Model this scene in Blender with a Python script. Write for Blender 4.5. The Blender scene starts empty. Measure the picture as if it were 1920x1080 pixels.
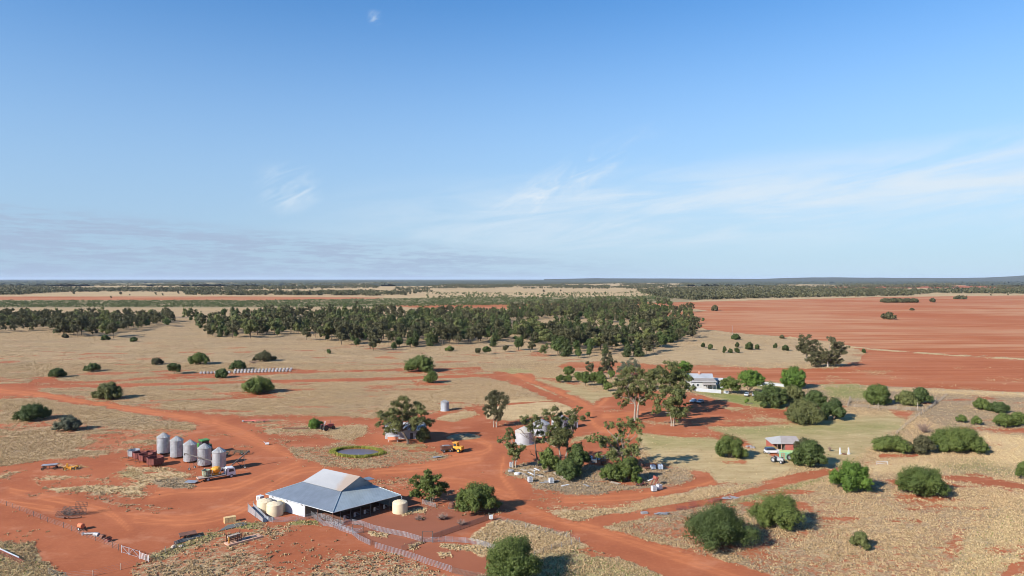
import bpy, math, random
import numpy as np
from mathutils import Vector, Matrix
R = math.radians
scene = bpy.context.scene
COL = scene.collection
# ------------------------------------------------------------ camera, world, sun, exposure
H = 54.0; F = 1280.0; YH = 523.5
PITCH = math.atan((540 - YH) / F)
cam_d = bpy.data.cameras.new('camera'); cam = bpy.data.objects.new('camera', cam_d); COL.objects.link(cam)
cam_d.sensor_width = 36; cam_d.lens = 36 * F / 1920; cam_d.clip_start = 1; cam_d.clip_end = 200000
cam.location = (0, 0, H); cam.rotation_euler = (R(90) - PITCH, 0, 0)
scene.camera = cam
SUN_EL = R(29); SH = R(38)                       # shadows fall towards (cos SH, sin SH)
sun_from = Vector((-math.cos(SH) * math.cos(SUN_EL), -math.sin(SH) * math.cos(SUN_EL), math.sin(SUN_EL)))
sd = bpy.data.lights.new('sun', 'SUN'); sun = bpy.data.objects.new('sun', sd); COL.objects.link(sun)
sd.energy = 5.0; sd.angle = R(0.5); sd.color = (1.0, 0.93, 0.83)
sun.rotation_euler = sun_from.to_track_quat('Z', 'Y').to_euler()
scene.view_settings.view_transform = 'Standard'; scene.view_settings.look = 'None'
scene.view_settings.exposure = 0.85; scene.view_settings.gamma = 1
scene.cycles.filter_width = 0.95; scene.render.resolution_x = 1024; scene.render.resolution_y = 576
W = bpy.data.worlds.new('World'); scene.world = W; W.use_nodes = True

class NT:
    """tiny node helper"""
    def __init__(s, tree): s.t = tree; s.n = tree.nodes; s.l = tree.links
    def new(s, typ, **kw):
        n = s.n.new(typ)
        for k, v in kw.items(): setattr(n, k, v)
        return n
    def put(s, sock, v):
        if hasattr(v, 'is_linked') or hasattr(v, 'links'): s.l.new(v, sock)
        else: sock.default_value = v
    def math(s, op, a, b=None, c=None, clamp=False):
        n = s.new('ShaderNodeMath', operation=op); n.use_clamp = clamp
        s.put(n.inputs[0], a)
        if b is not None: s.put(n.inputs[1], b)
        if c is not None: s.put(n.inputs[2], c)
        return n.outputs[0]
    def mix(s, f, a, b, blend='MIX'):
        n = s.new('ShaderNodeMix', data_type='RGBA', blend_type=blend)
        s.put(n.inputs[0], f)
        for i, v in ((6, a), (7, b)):
            if isinstance(v, (tuple, list)) and len(v) == 3: v = (*v, 1)
            s.put(n.inputs[i], v)
        return n.outputs[2]
    def ramp(s, f, lo, hi, a=0.0, b=1.0):
        n = s.new('ShaderNodeMapRange', interpolation_type='SMOOTHSTEP')
        s.put(n.inputs[0], f); s.put(n.inputs[1], lo); s.put(n.inputs[2], hi); s.put(n.inputs[3], a); s.put(n.inputs[4], b)
        return n.outputs[0]
    def noise(s, vec, scale, detail=3, rough=0.55, dist=0.0):
        n = s.new('ShaderNodeTexNoise'); s.l.new(vec, n.inputs['Vector'])
        n.inputs['Scale'].default_value = scale; n.inputs['Detail'].default_value = detail
        n.inputs['Roughness'].default_value = rough; n.inputs['Distortion'].default_value = dist
        return n.outputs['Fac']
    def vmul(s, vec, xyz):
        n = s.new('ShaderNodeVectorMath', operation='MULTIPLY'); s.l.new(vec, n.inputs[0]); n.inputs[1].default_value = xyz
        return n.outputs[0]

w = NT(W.node_tree); bg = w.n['Background']
sky = w.new('ShaderNodeTexSky', sky_type='NISHITA'); sky.sun_disc = False
sky.sun_elevation = SUN_EL; sky.sun_rotation = math.atan2(sun_from.x, sun_from.y)
sky.altitude = 200; sky.air_density = 1.0; sky.dust_density = 0.3; sky.ozone_density = 4.0
tc = w.new('ShaderNodeTexCoord'); sx = w.new('ShaderNodeSeparateXYZ'); w.l.new(tc.outputs['Generated'], sx.inputs[0])
az = w.math('ARCTAN2', sx.outputs[0], sx.outputs[1]); el = w.math('ARCSINE', sx.outputs[2])
def sky_vec(a, e, skew=0.0, off=0.0):
    c = w.new('ShaderNodeCombineXYZ')
    w.put(c.inputs[0], w.math('MULTIPLY_ADD', az, a, off))
    w.put(c.inputs[1], w.math('MULTIPLY', w.math('MULTIPLY_ADD', az, skew, el), e)); return c.outputs[0]
def bell(v, c, r): # 1 at c falling to 0 at distance r
    return w.ramp(w.math('ABSOLUTE', w.math('SUBTRACT', v, c)), r, 0.0)
# high cirrus fan, right of centre
n1 = w.noise(sky_vec(4, 26, -0.10), 1.0, 6, 0.62, 0.5)
band = w.math('MULTIPLY', bell(w.math('MULTIPLY_ADD', az, -0.055, el), 0.085, 0.085), w.ramp(az, -0.42, 0.25))
c1 = w.math('MULTIPLY', w.ramp(n1, 0.34, 0.66, 0.15, 1.0), band)
n2 = w.noise(sky_vec(14, 40, -0.45, 3.1), 1.0, 6, 0.6, 0.9)
pl = w.math('MULTIPLY', bell(az, 0.08, 0.16), bell(w.math('MULTIPLY_ADD', az, -0.42, el), 0.108, 0.04))
wi = w.math('MULTIPLY', bell(az, -0.315, 0.055), bell(el, 0.125, 0.045))
puf = w.math('MULTIPLY', bell(az, -0.197, 0.013), bell(el, 0.357, 0.013))
spots = w.math('MAXIMUM', w.math('MAXIMUM', pl, wi), puf)
c2 = w.math('MULTIPLY', w.ramp(n2, 0.42, 0.72), spots)
veil = 0.0
cir = w.math('ADD', w.math('MULTIPLY', c1, 1.0), w.math('ADD', w.math('MULTIPLY', c2, 0.85), veil), clamp=True)
# low grey blue layer along the horizon, left
n3 = w.noise(sky_vec(9, 95, 0.02, 7.0), 1.0, 6, 0.62, 0.3)
n3b = w.noise(sky_vec(40, 300, 0.0, 1.0), 1.0, 3, 0.6)
lowm = w.math('MULTIPLY', w.ramp(w.math('MULTIPLY_ADD', az, 0.075, el), 0.052, 0.024), w.ramp(az, 0.34, -0.20))
low = w.math('MULTIPLY', lowm, w.ramp(w.math('MULTIPLY_ADD', n3b, 0.5, n3), 0.62, 0.86, 0.15, 1.0))
base = w.mix(w.math('MULTIPLY', w.ramp(el, 0.47, -0.04), 0.94), w.mix(1.0, sky.outputs[0], (0.46, 0.90, 1.16), 'MULTIPLY'), w.mix(w.ramp(az, -0.6, 0.6), (2.7, 3.55, 4.6), (3.35, 4.25, 5.05)))
c_cir = w.mix(cir, base, (4.5, 5.15, 5.75))
c_low = w.mix(w.math('MULTIPLY', low, 0.8), c_cir, (2.4, 3.0, 4.05))
w.l.new(c_low, bg.inputs[0]); bg.inputs[1].default_value = 0.09

# ------------------------------------------------------------ pixel <-> ground helpers
cp, sp = math.cos(PITCH), math.sin(PITCH)
def P(px, py, h=0.0):
    """ground (or height h) point seen at photograph pixel px, py"""
    u = (px - 960) / F; v = (540 - py) / F
    dy = cp + v * sp; dz = -sp + v * cp
    t = (h - H) / dz
    return Vector((u * t, dy * t, h))
def PN(px, py):
    u = (px - 960) / F; v = (540 - py) / F
    dy = cp + v * sp; dz = -sp + v * cp
    t = -H / dz
    return u * t, dy * t
def PIX(x, y, z=0.0):
    d = y * cp + (H - z) * sp; q = y * sp - (H - z) * cp
    return 960 + F * x / d, 540 - F * q / d
def mpp(py): return P(960, py).y / F            # metres per photograph pixel at ground row py

# ------------------------------------------------------------ numpy value noise
_rs = np.random.RandomState(5); _tab = _rs.rand(256, 256)
def vnoise(x, y):
    xi = np.floor(x).astype(np.int64); yi = np.floor(y).astype(np.int64); fx = x - xi; fy = y - yi
    fx = fx * fx * (3 - 2 * fx); fy = fy * fy * (3 - 2 * fy)
    g = lambda i, j: _tab[i % 256, j % 256]
    return (g(xi, yi) * (1 - fx) + g(xi + 1, yi) * fx) * (1 - fy) + (g(xi, yi + 1) * (1 - fx) + g(xi + 1, yi + 1) * fx) * fy
def fbm(x, y, o=4):
    r = 0; a = 0.5; t = 0
    for i in range(o): r = r + a * vnoise(x + 17 * i, y + 31 * i); t += a; a *= 0.5; x = x * 2.03; y = y * 2.03
    return r / t
def sdist(px, py, poly):
    """signed distance in pixels, positive inside"""
    poly = np.array(poly, float); n = len(poly); ins = np.zeros(px.shape, bool); d2 = np.full(px.shape, 1e18)
    for i in range(n):
        ax, ay = poly[i]; bx, by = poly[(i + 1) % n]; ex, ey = bx - ax, by - ay
        t = np.clip(((px - ax) * ex + (py - ay) * ey) / (ex * ex + ey * ey + 1e-9), 0, 1)
        d2 = np.minimum(d2, (px - ax - t * ex) ** 2 + (py - ay - t * ey) ** 2)
        c = ((ay > py) != (by > py))
        xin = ex * (py - ay) / (ey if abs(ey) > 1e-9 else 1e-9) + ax
        ins ^= c & (px < xin)
    d = np.sqrt(d2); return np.where(ins, d, -d)
def ldist(px, py, pts):
    d2 = np.full(px.shape, 1e18)
    for (ax, ay), (bx, by) in zip(pts[:-1], pts[1:]):
        ex, ey = bx - ax, by - ay
        t = np.clip(((px - ax) * ex + (py - ay) * ey) / (ex * ex + ey * ey + 1e-9), 0, 1)
        d2 = np.minimum(d2, (px - ax - t * ex) ** 2 + ((py - ay - t * ey)) ** 2)
    return np.sqrt(d2)

# ------------------------------------------------------------ ground cover map
CH = ['cover', 'green', 'pale', 'grey', 'mown', 'tyre', 'dung', 'plough']
cols_px = np.concatenate([np.array([-9000, -5000, -2500, -1300]), np.arange(-700, 2640, 4.0), np.array([3200, 4500, 7000, 11000])])
rows_px = np.concatenate([np.array([524.35, 524.9, 525.5, 526.2]), np.arange(527, 600, 0.8), np.arange(600, 760, 1.3), np.arange(760, 1110, 2.0), np.array([1120, 1160, 1250, 1450, 2000, 3500])])
GX, GY = np.meshgrid(cols_px, rows_px)
WX, WY = PN(GX, GY)
wob = lambda s, a: (fbm(WX / s, WY / s) - 0.5) * 2 * a
att = {c: np.zeros(GX.shape) for c in CH}
att['cover'][:] = 0.93
sc = np.clip((GY - 524) / 200, 0.08, 1.6)       # pixel size of a metre, relative
n_edge = (fbm(WX / 7.0, WY / 7.0, 5) - 0.5) * 1.25
def paint(poly, feather=5, rough=10, **vals):
    x0 = min(p[0] for p in poly) - 40; x1 = max(p[0] for p in poly) + 40; y0 = min(p[1] for p in poly) - 40; y1 = max(p[1] for p in poly) + 40
    m = (GX > x0) & (GX < x1) & (GY > y0) & (GY < y1)
    if not m.any(): return
    s = sdist(GX[m], GY[m], poly) + n_edge[m] * rough * 2 * np.clip(sc[m], 0, 1)
    ft = feather * np.clip(sc[m] * 1.7, 0.8, 2.4); a = np.clip(s / ft + 0.5, 0, 1)
    for k, v in vals.items():
        A = att[k]; A[m] = A[m] * (1 - a) + v * a
def smooth(pts, k=6):
    q = [pts[0]] + list(pts) + [pts[-1]]; out = []
    for i in range(1, len(q) - 2):
        for j in range(k):
            t = j / k; out.append(tuple(0.5 * (2 * q[i][c] + (q[i + 1][c] - q[i - 1][c]) * t + (2 * q[i - 1][c] - 5 * q[i][c] + 4 * q[i + 1][c] - q[i + 2][c]) * t * t + (3 * q[i][c] - q[i - 1][c] - 3 * q[i + 1][c] + q[i + 2][c]) * t ** 3) for c in (0, 1)))
    return out + [tuple(pts[-1])]
def stroke(pts, width, feather=None, rough=2, **vals):
    if len(pts) > 2: pts = smooth(pts)
    feather = feather or width * 0.5
    xs = [p[0] for p in pts]; ys = [p[1] for p in pts]; mg = width + 30
    r0, r1 = np.searchsorted(rows_px, (min(ys) - mg, max(ys) + mg)); c0, c1_ = np.searchsorted(cols_px, (min(xs) - mg, max(xs) + mg)); sl = (slice(r0, r1), slice(c0, c1_))
    m = ldist(GX[sl], GY[sl], pts)
    s = width / 2 - m + n_edge[sl] * rough * np.clip(sc[sl], 0, 1)
    a = np.clip(s / feather + 0.5, 0, 1)
    for k, v in vals.items():
        A = att[k]; A[sl] = A[sl] * (1 - a) + v * a
# far country in bands
far = np.clip((575 - GY) / 8, 0, 1)
att['pale'][:] = 0.15 + 0.2 * far
att['mown'][:] = np.clip((600 - GY) / 40, 0, 1) * 0.5
far_dark = [[(-9000, 519), (11000, 519), (11000, 532), (1900, 533), (1100, 531), (600, 534), (300, 535), (-9000, 537)]]
paint(far_dark[0], 4, 4, green=0.3, grey=1.0)
paint([(-900, 556), (480, 556), (720, 558), (690, 562), (480, 563), (-900, 560)], 2, 2, cover=0.12, plough=1, pale=0)
paint([(-9000, 563.5), (480, 563.5), (700, 560), (1250, 556), (1330, 560), (1250, 571), (1000, 573), (700, 576), (480, 577), (-9000, 577)], 2, 3, green=0.2, grey=1.0, cover=0.9, pale=0.1)
paint([(700, 572), (900, 571), (1200, 566), (1250, 569), (1200, 577), (900, 580), (780, 577)], 2, 2, cover=0.05, plough=1, pale=0)
paint([(1000, 526), (1450, 525), (1450, 529), (1000, 529)], 1, 1, cover=0.15, green=0)
paint([(1540, 538), (1920, 534), (2600, 530), (2600, 537), (1920, 540), (1540, 541)], 1.5, 2, cover=0.3, green=0)
paint([(1190, 577), (1260, 567), (1400, 563.5), (1650, 557), (1920, 554), (3200, 548), (3200, 735), (1920, 672), (1760, 663), (1640, 655), (1603, 650), (1560, 641), (1480, 632), (1390, 625), (1300, 614), (1215, 610), (1255, 603), (1310, 605), (1313, 600), (1250, 592), (1240, 586), (1330, 583), (1290, 577)], 2.5, 3, cover=0.13, plough=1, pale=0.3)
paint([(1603, 653), (1760, 665), (1920, 675), (3200, 740), (3200, 800), (1920, 737), (1760, 729), (1600, 721), (1500, 721), (1420, 714), (1340, 708), (1250, 704), (1150, 701), (1060, 693), (1040, 686), (1070, 680), (1130, 677), (1250, 685), (1400, 690), (1560, 692), (1612, 677), (1622, 660)], 3, 3, cover=0.05, plough=0.6, pale=0, green=0.2)
stroke([(1480, 632), (1603, 651), (1760, 664), (1920, 674), (2400, 700)], 2.4, 2, 1, cover=0.95, pale=0.8, plough=0)
paint([(1300, 650), (1480, 655), (1590, 668), (1560, 685), (1400, 683), (1250, 676), (1180, 668)], 20, 8, mown=0.8, grey=0.35)
# scrub ground right
paint([(1480, 724), (1640, 726), (1760, 731), (1920, 740), (2600, 770), (2600, 850), (1920, 815), (1780, 805), (1700, 770), (1480, 762)], 6, 8, cover=0.8, grey=0.75, pale=0)
paint([(1540, 722), (1600, 722), (1648, 735), (1640, 748), (1560, 745)], 6, 8, green=0.85, cover=1, grey=0, mown=0.5)
paint([(1650, 729), (1920, 736), (2300, 752), (2300, 758), (1920, 742), (1650, 733)], 3, 3, pale=1, grey=0, cover=1)
# the big red yards and roads
BR = [(-900, 700), (60, 721), (72, 733), (160, 748), (270, 765), (380, 778), (520, 780), (680, 783), (800, 774), (900, 762), (1062, 762), (1010, 740), (965, 718), (905, 703), (950, 692), (1050, 713), (1130, 742), (1170, 735), (1290, 735), (1340, 750), (1430, 762), (1480, 768), (1500, 795), (1420, 803), (1330, 800), (1420, 826), (1430, 848), (1330, 834), (1200, 812), (1190, 850), (1210, 870), (1330, 886), (1345, 905), (1400, 905), (1560, 876), (1600, 872), (1500, 905), (1340, 940), (1220, 966), (1130, 988), (1200, 1008), (1330, 1042), (1480, 1085), (1700, 1150), (1700, 1400), (1480, 1200), (1250, 1083), (1100, 1022), (1000, 985), (955, 977), (900, 1000), (880, 1110), (880, 1400), (-900, 1400), (-900, 930), (0, 876), (60, 868), (150, 858), (250, 846), (330, 832), (355, 818), (372, 800), (350, 788), (250, 772), (160, 757), (60, 742), (-900, 790)]
paint(BR, 4, 5, cover=0.0, pale=0, mown=0)
stroke([(-900, 715), (0, 724), (200, 722.5), (500, 715.5), (700, 711), (850, 706), (950, 703)], 4.5, 3, 1.5, cover=0.0)
stroke([(60, 716), (180, 716), (330, 706), (520, 697)], 5, 8, 4, cover=0.25)
stroke([(290, 700), (340, 703), (440, 704), (560, 698), (900, 690)], 4, 4, 4, cover=0.3)
stroke([(780, 692), (850, 697), (900, 705)], 5, 5, 3, cover=0.3)
stroke([(1640, 664), (1400, 664)], 1, 1, 1, cover=0.9)
for poly in ([(60, 707), (110, 708), (100, 717), (60, 716)], [(430, 738), (500, 735), (515, 741), (450, 744)], [(775, 716), (835, 716), (830, 722), (780, 722)], [(740, 691), (800, 693), (800, 700), (745, 698)], [(0, 796), (60, 790), (80, 797), (10, 803)], [(105, 806), (140, 806), (140, 811), (105, 811)], [(170, 746), (240, 743), (240, 748), (180, 750)]):
    paint(poly, 6, 6, cover=0.2)
# green and grass islands
paint([(1000, 702), (1050, 715), (1120, 733), (1165, 733), (1140, 744), (1112, 757), (1060, 736), (1000, 714)], 6, 5, cover=0.8, mown=0.9, green=0.25, grey=0.1)
paint([(925, 694), (975, 690), (1000, 698), (960, 701)], 4, 4, cover=0.8, green=0.5, mown=0.8)
stroke([(975, 712), (1020, 730), (1060, 748)], 5, 4, 4, cover=0.7, pale=0.5)
paint([(903, 762), (940, 750), (1020, 748), (1072, 763), (1080, 776), (1000, 781), (960, 791), (915, 787)], 4, 4, cover=0.95, pale=0.45, mown=0.8)
stroke([(905, 762), (1000, 754), (1040, 753)], 2.5, 2, 2, cover=0.2)
paint([(1125, 766), (1180, 768), (1170, 773), (1130, 772)], 4, 3, cover=0.6, pale=0.6, mown=0.6)
paint([(812, 788), (835, 776), (870, 768), (892, 769), (895, 776), (850, 790)], 3, 3, cover=0.95, pale=0.6)
paint([(1070, 820), (1100, 812), (1120, 810), (1108, 822), (1066, 835)], 4, 3, cover=0.8, green=0.35, mown=0.8)
paint([(1192, 783), (1240, 787), (1330, 793), (1330, 799), (1240, 801), (1200, 794)], 6, 5, cover=0.7, grey=0.5, mown=0.8)
paint([(455, 790), (520, 782), (600, 788), (690, 797), (684, 815), (660, 825), (560, 822), (500, 812)], 4, 4, cover=0.95, pale=0.35)
paint([(430, 776), (560, 783), (660, 790), (660, 794), (560, 790)], 4, 3, cover=0.1)
paint([(520, 830), (600, 836), (640, 826), (730, 830), (800, 838), (845, 855), (835, 866), (760, 875), (680, 883), (610, 880), (555, 862)], 5, 5, cover=0.58, grey=0.35, green=0.1)
paint([(725, 828), (790, 832), (815, 845), (770, 842)], 5, 4, cover=0.9, green=0.45)
paint([(100, 868), (180, 872), (170, 880), (120, 884)], 5, 5, cover=0.5, pale=0.4)
paint([(-40, 898), (20, 880), (50, 880), (40, 888), (0, 908)], 5, 5, cover=0.7, pale=0.4)
paint([(55, 898), (90, 886), (140, 893), (200, 900), (238, 882), (232, 868), (270, 872), (340, 878), (368, 890), (335, 900), (290, 905), (270, 918), (300, 928), (260, 938), (200, 926), (150, 926), (110, 925), (80, 912)], 6, 8, cover=0.74, pale=0.75)
paint([(205, 888), (240, 880), (262, 888), (240, 902), (205, 900)], 6, 5, cover=0.95, pale=0.5, green=0.35)
paint([(290, 905), (330, 897), (368, 908), (365, 918), (330, 918), (300, 914)], 4, 4, cover=0.9, grey=1.0, pale=0)
paint([(170, 930), (250, 938), (290, 945), (345, 945), (350, 955), (300, 962), (240, 958), (200, 948)], 8, 12, cover=0.66, grey=0.5, pale=0.3)
paint([(45, 925), (75, 925), (70, 935), (50, 934)], 5, 4, cover=0.7, pale=0.7)
paint([(20, 960), (60, 958), (90, 975), (85, 985), (40, 978)], 6, 8, cover=0.45, green=0.5, grey=0.4)
paint([(-200, 995), (10, 1008), (65, 1015), (80, 1050), (130, 1080), (130, 1200), (-200, 1200)], 6, 8, cover=0.78, grey=0.25, green=0.3)
paint([(-200, 1040), (20, 1048), (60, 1062), (110, 1085), (110, 1200), (-200, 1200)], 6, 8, cover=0.85, pale=0.6)
paint([(285, 1040), (330, 1018), (400, 998), (460, 975), (530, 978), (600, 985), (660, 1003), (700, 1026), (780, 1050), (860, 1078), (860, 1250), (220, 1250), (260, 1070)], 10, 16, cover=0.53, grey=0.45, pale=0.3)
paint([(560, 985), (640, 1000), (690, 1025), (620, 1030), (540, 1010)], 10, 10, cover=0.2)
paint([(470, 1015), (560, 1020), (620, 1060), (520, 1060)], 12, 10, cover=0.35)
paint([(282, 1045), (330, 1016), (400, 994), (440, 978), (500, 976), (480, 990), (420, 1002), (350, 1030), (300, 1048)], 5, 6, cover=0.85, green=0.75, grey=0.4)
paint([(535, 978), (560, 974), (605, 976), (600, 983), (545, 984)], 4, 4, cover=0.85, green=0.95)
paint([(240, 1065), (420, 1050), (440, 1080), (240, 1090)], 10, 10, cover=0.6, pale=0.5)
paint([(1000, 948), (1060, 944), (1130, 946), (1200, 937), (1330, 912), (1420, 906), (1500, 896), (1560, 880), (1570, 888), (1480, 905), (1380, 925), (1250, 951), (1150, 966), (1090, 977), (1040, 970)], 4, 5, cover=0.9, pale=0.55)
paint([(948, 888), (960, 873), (1010, 862), (1090, 872), (1200, 868), (1290, 878), (1305, 900), (1270, 915), (1150, 926), (1080, 932), (1000, 926), (985, 905)], 5, 6, cover=0.72, grey=0.65)
paint([(880, 1003), (920, 973), (960, 974), (1065, 1000), (1100, 1022), (1010, 1055), (950, 1050), (935, 1025), (870, 1015)], 5, 6, cover=0.92, pale=0.6, grey=0.1)
paint([(1000, 1047), (1080, 1023), (1160, 1052), (1270, 1092), (1400, 1250), (950, 1250)], 6, 8, cover=0.85, green=0.45, pale=0.4)
paint([(950, 950), (960, 944), (1080, 945)], 3, 3, cover=0.1)
# yards of the shearing shed: trampled brown earth
dk = dict(dung=1.0, cover=0.0)
paint([(600, 978), (640, 990), (700, 1000), (800, 1012), (870, 1000), (920, 975), (900, 962), (820, 950), (760, 935), (700, 960)], 5, 4, **dk)
paint([(665, 1003), (700, 994), (790, 1015), (750, 1031), (700, 1024)], 3, 3, **dk)
paint([(755, 1033), (800, 1018), (860, 1018), (935, 1031), (930, 1080), (850, 1072)], 3, 3, dung=0.7, cover=0.0)
for poly in ([(820, 1018), (900, 1020), (935, 1032), (905, 1045), (885, 1035), (830, 1028)], [(820, 1036), (845, 1034), (845, 1042), (825, 1042)], [(690, 997), (730, 1001), (725, 1007), (697, 1005)], [(845, 981), (862, 980), (860, 987), (845, 986)], [(745, 960), (800, 950), (800, 962), (755, 968)], [(760, 1020), (790, 1012), (795, 1018), (770, 1032)]):
    paint(poly, 4, 4, cover=0.95, pale=0.95)
# right hand slope
paint([(1150, 988), (1260, 962), (1330, 950), (1420, 925), (1400, 960), (1500, 1010), (1600, 1060), (1600, 1250), (1500, 1100), (1330, 1042), (1210, 1010)], 10, 16, cover=0.55, grey=0.6, pale=0.1)
paint([(1560, 900), (1700, 905), (1900, 960), (1900, 1120), (1600, 1120), (1450, 1000), (1500, 930)], 30, 30, cover=0.66, grey=0.2, pale=0.2)
for poly in ([(1285, 985), (1310, 960), (1330, 962), (1300, 1000), (1270, 1020)], [(1430, 1010), (1500, 992), (1560, 988), (1480, 1020), (1400, 1040)], [(1770, 1040), (1800, 1010), (1815, 1020), (1800, 1060)], [(1680, 925), (1760, 930), (1750, 940), (1690, 935)], [(1840, 985), (1855, 985), (1855, 1000), (1840, 1000)]):
    paint(poly, 12, 16, cover=0.42)
paint([(1760, 893), (1830, 893), (1920, 908), (2300, 950), (2300, 965), (1920, 916), (1830, 905)], 5, 4, cover=0.03)
paint([(1650, 851), (1720, 851), (1720, 857), (1650, 856)], 4, 3, cover=0.05)
paint([(1800, 803), (1920, 806), (2400, 830), (2400, 836), (1920, 812), (1830, 810)], 4, 3, cover=0.08)
stroke([(1925, 1035), (1890, 1075), (1850, 1130)], 16, 8, 5, cover=0.05)
paint([(1780, 812), (1860, 812), (1920, 818), (2400, 850), (2400, 930), (1920, 890), (1820, 880), (1700, 885), (1600, 890), (1560, 895), (1640, 870), (1780, 862), (1850, 850)], 8, 8, cover=1.0, pale=0.95, grey=0, mown=0.25)
paint([(1760, 868), (1830, 862), (1920, 880), (1900, 892), (1790, 884)], 8, 8, green=0.5, grey=0.4, pale=0)
paint([(1370, 945), (1420, 925), (1500, 905), (1540, 898), (1500, 915), (1420, 940)], 4, 5, cover=0.9, green=0.9)
stroke([(1100, 985), (1220, 958), (1340, 938), (1440, 912), (1560, 884)], 8, 5, 4, cover=0.05)
paint([(1820, 1000), (1920, 940), (1920, 1060), (1830, 1100), (1760, 1100)], 12, 12, pale=0.7, green=0.15, cover=0.95)
# lawns
paint([(1195, 814), (1330, 820), (1420, 845), (1500, 878), (1420, 906), (1345, 904), (1330, 884), (1220, 864)], 5, 4, cover=1.0, mown=1, green=0.18, pale=0.3, grey=0)
paint([(1330, 804), (1500, 795), (1500, 780), (1640, 778), (1705, 772), (1690, 800), (1640, 835), (1590, 870), (1500, 880), (1440, 862), (1400, 828)], 6, 5, cover=1.0, mown=1, green=0.3, pale=0.15, grey=0)
paint([(1340, 806), (1450, 797), (1640, 796), (1690, 798), (1640, 806), (1500, 812), (1400, 815)], 10, 5, green=0.85, pale=0.3)
paint([(1200, 818), (1340, 824), (1350, 836), (1230, 838)], 10, 5, green=0.7)
paint([(1300, 734), (1360, 735), (1480, 752), (1470, 768), (1400, 760), (1340, 745)], 3, 3, green=1, cover=1, mown=1)
paint([(1330, 724), (1360, 726), (1360, 735), (1330, 732)], 2, 2, green=1, cover=1, mown=1)
paint([(1410, 716), (1500, 720), (1490, 735), (1420, 730)], 3, 3, green=0.8, cover=1, mown=1, pale=0.2)
paint([(1350, 762), (1440, 768), (1440, 775), (1370, 773)], 5, 5, cover=0.65, green=0.3, mown=1)
paint([(1340, 782), (1500, 778), (1600, 775), (1500, 795), (1360, 795)], 6, 6, cover=0.6, green=0.2, mown=1)
paint([(1440, 846), (1490, 850), (1490, 864), (1450, 860)], 5, 4, cover=0.1)
paint([(1350, 864), (1400, 862), (1400, 870), (1360, 870)], 5, 4, cover=0.25)
paint([(1670, 768), (1715, 770), (1700, 785), (1680, 782)], 6, 5, cover=0.3)
# tyre tracks and packed, brighter soil
for pts in ([(0, 733), (60, 739), (160, 753), (250, 768), (330, 780), (400, 795), (470, 825), (530, 850), (620, 872)],
            [(400, 790), (460, 812), (520, 845)], [(240, 960), (330, 972), (420, 955), (500, 915), (560, 885), (620, 877)],
            [(250, 975), (350, 980), (440, 962), (510, 920)], [(280, 930), (340, 920), (430, 915), (500, 890), (560, 870)],
            [(700, 872), (780, 868), (860, 856), (905, 848), (920, 838), (900, 826), (870, 822)], [(700, 885), (800, 878), (900, 862)],
            [(930, 935), (1010, 965), (1100, 990), (1250, 1040), (1400, 1090)], [(960, 940), (1040, 972), (1140, 998), (1300, 1045)],
            [(1110, 765), (1110, 790), (1150, 810), (1300, 825), (1420, 840)], [(1130, 780), (1240, 775), (1340, 790), (1420, 815)],
            [(950, 770), (1100, 765), (1140, 745)], [(960, 700), (1030, 728), (1110, 762)], [(1000, 705), (1050, 722), (1115, 755)],
            [(20, 920), (120, 940), (200, 960), (240, 990)], [(0, 940), (100, 955)], [(980, 950), (960, 920), (940, 890), (945, 860)],
            [(1340, 905), (1290, 918), (1180, 932), (1060, 938)], [(820, 900), (880, 905), (960, 930)]):
    stroke(pts, 14, 14, 8, tyre=0.3)
    for off in (-2.4, 2.4):
        o = off * np.clip(sum(p[1] - 524 for p in pts) / len(pts) / 260, 0.4, 1.6)
        stroke([(x, y + o) for x, y in pts], 2.4, 2.4, 1.6, tyre=0.8)
# medium scale natural breakup of the cover
weeds = np.clip((fbm(WX / 16 + 5, WY / 16, 4) - 0.54) * 3.2, 0, 0.42) * np.clip((GY - 640) / 60, 0, 1) * (1 - np.clip(att['tyre'] * 2.5, 0, 1)) * (att['cover'] < 0.2)
att['cover'] = np.maximum(att['cover'], weeds)
att['cover'] -= np.clip((fbm(WX / 22 + 40, WY / 9, 4) - 0.56) * 3.0, 0, 0.42) * (att['cover'] > 0.6) * (1 - att['mown']) * np.clip((GY - 600) / 60, 0, 1)
att['grey'] = np.clip(att['grey'] + np.clip((fbm(WX / 35 + 9, WY / 16, 4) - 0.50) * 2.2, 0, 0.4) * (att['cover'] > 0.4) * (att['pale'] < 0.5) * (att['mown'] < 0.6), 0, 1)
att['cover'] += (fbm(WX / 14, WY / 14, 3) - 0.5) * 0.34 * np.clip((GY - 600) / 80, 0, 1) * (att['cover'] > 0.3) * (1 - att['mown'])
att['cover'] = np.clip(att['cover'], 0, 1)
att['tyre'] *= (att['cover'] < 0.3)
att['cover'][((GX - 670) / 46) ** 2 + ((GY - 849) / 9.5) ** 2 < 1] = 0.0
POND = P(670, 849)
def smap(name, x, y):
    """sample a painted channel at world points"""
    px, py = PIX(x, y)
    ci = np.clip(np.searchsorted(cols_px, px) - 1, 0, len(cols_px) - 2); ri = np.clip(np.searchsorted(rows_px, py) - 1, 0, len(rows_px) - 2)
    return att[name][ri, ci]

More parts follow.
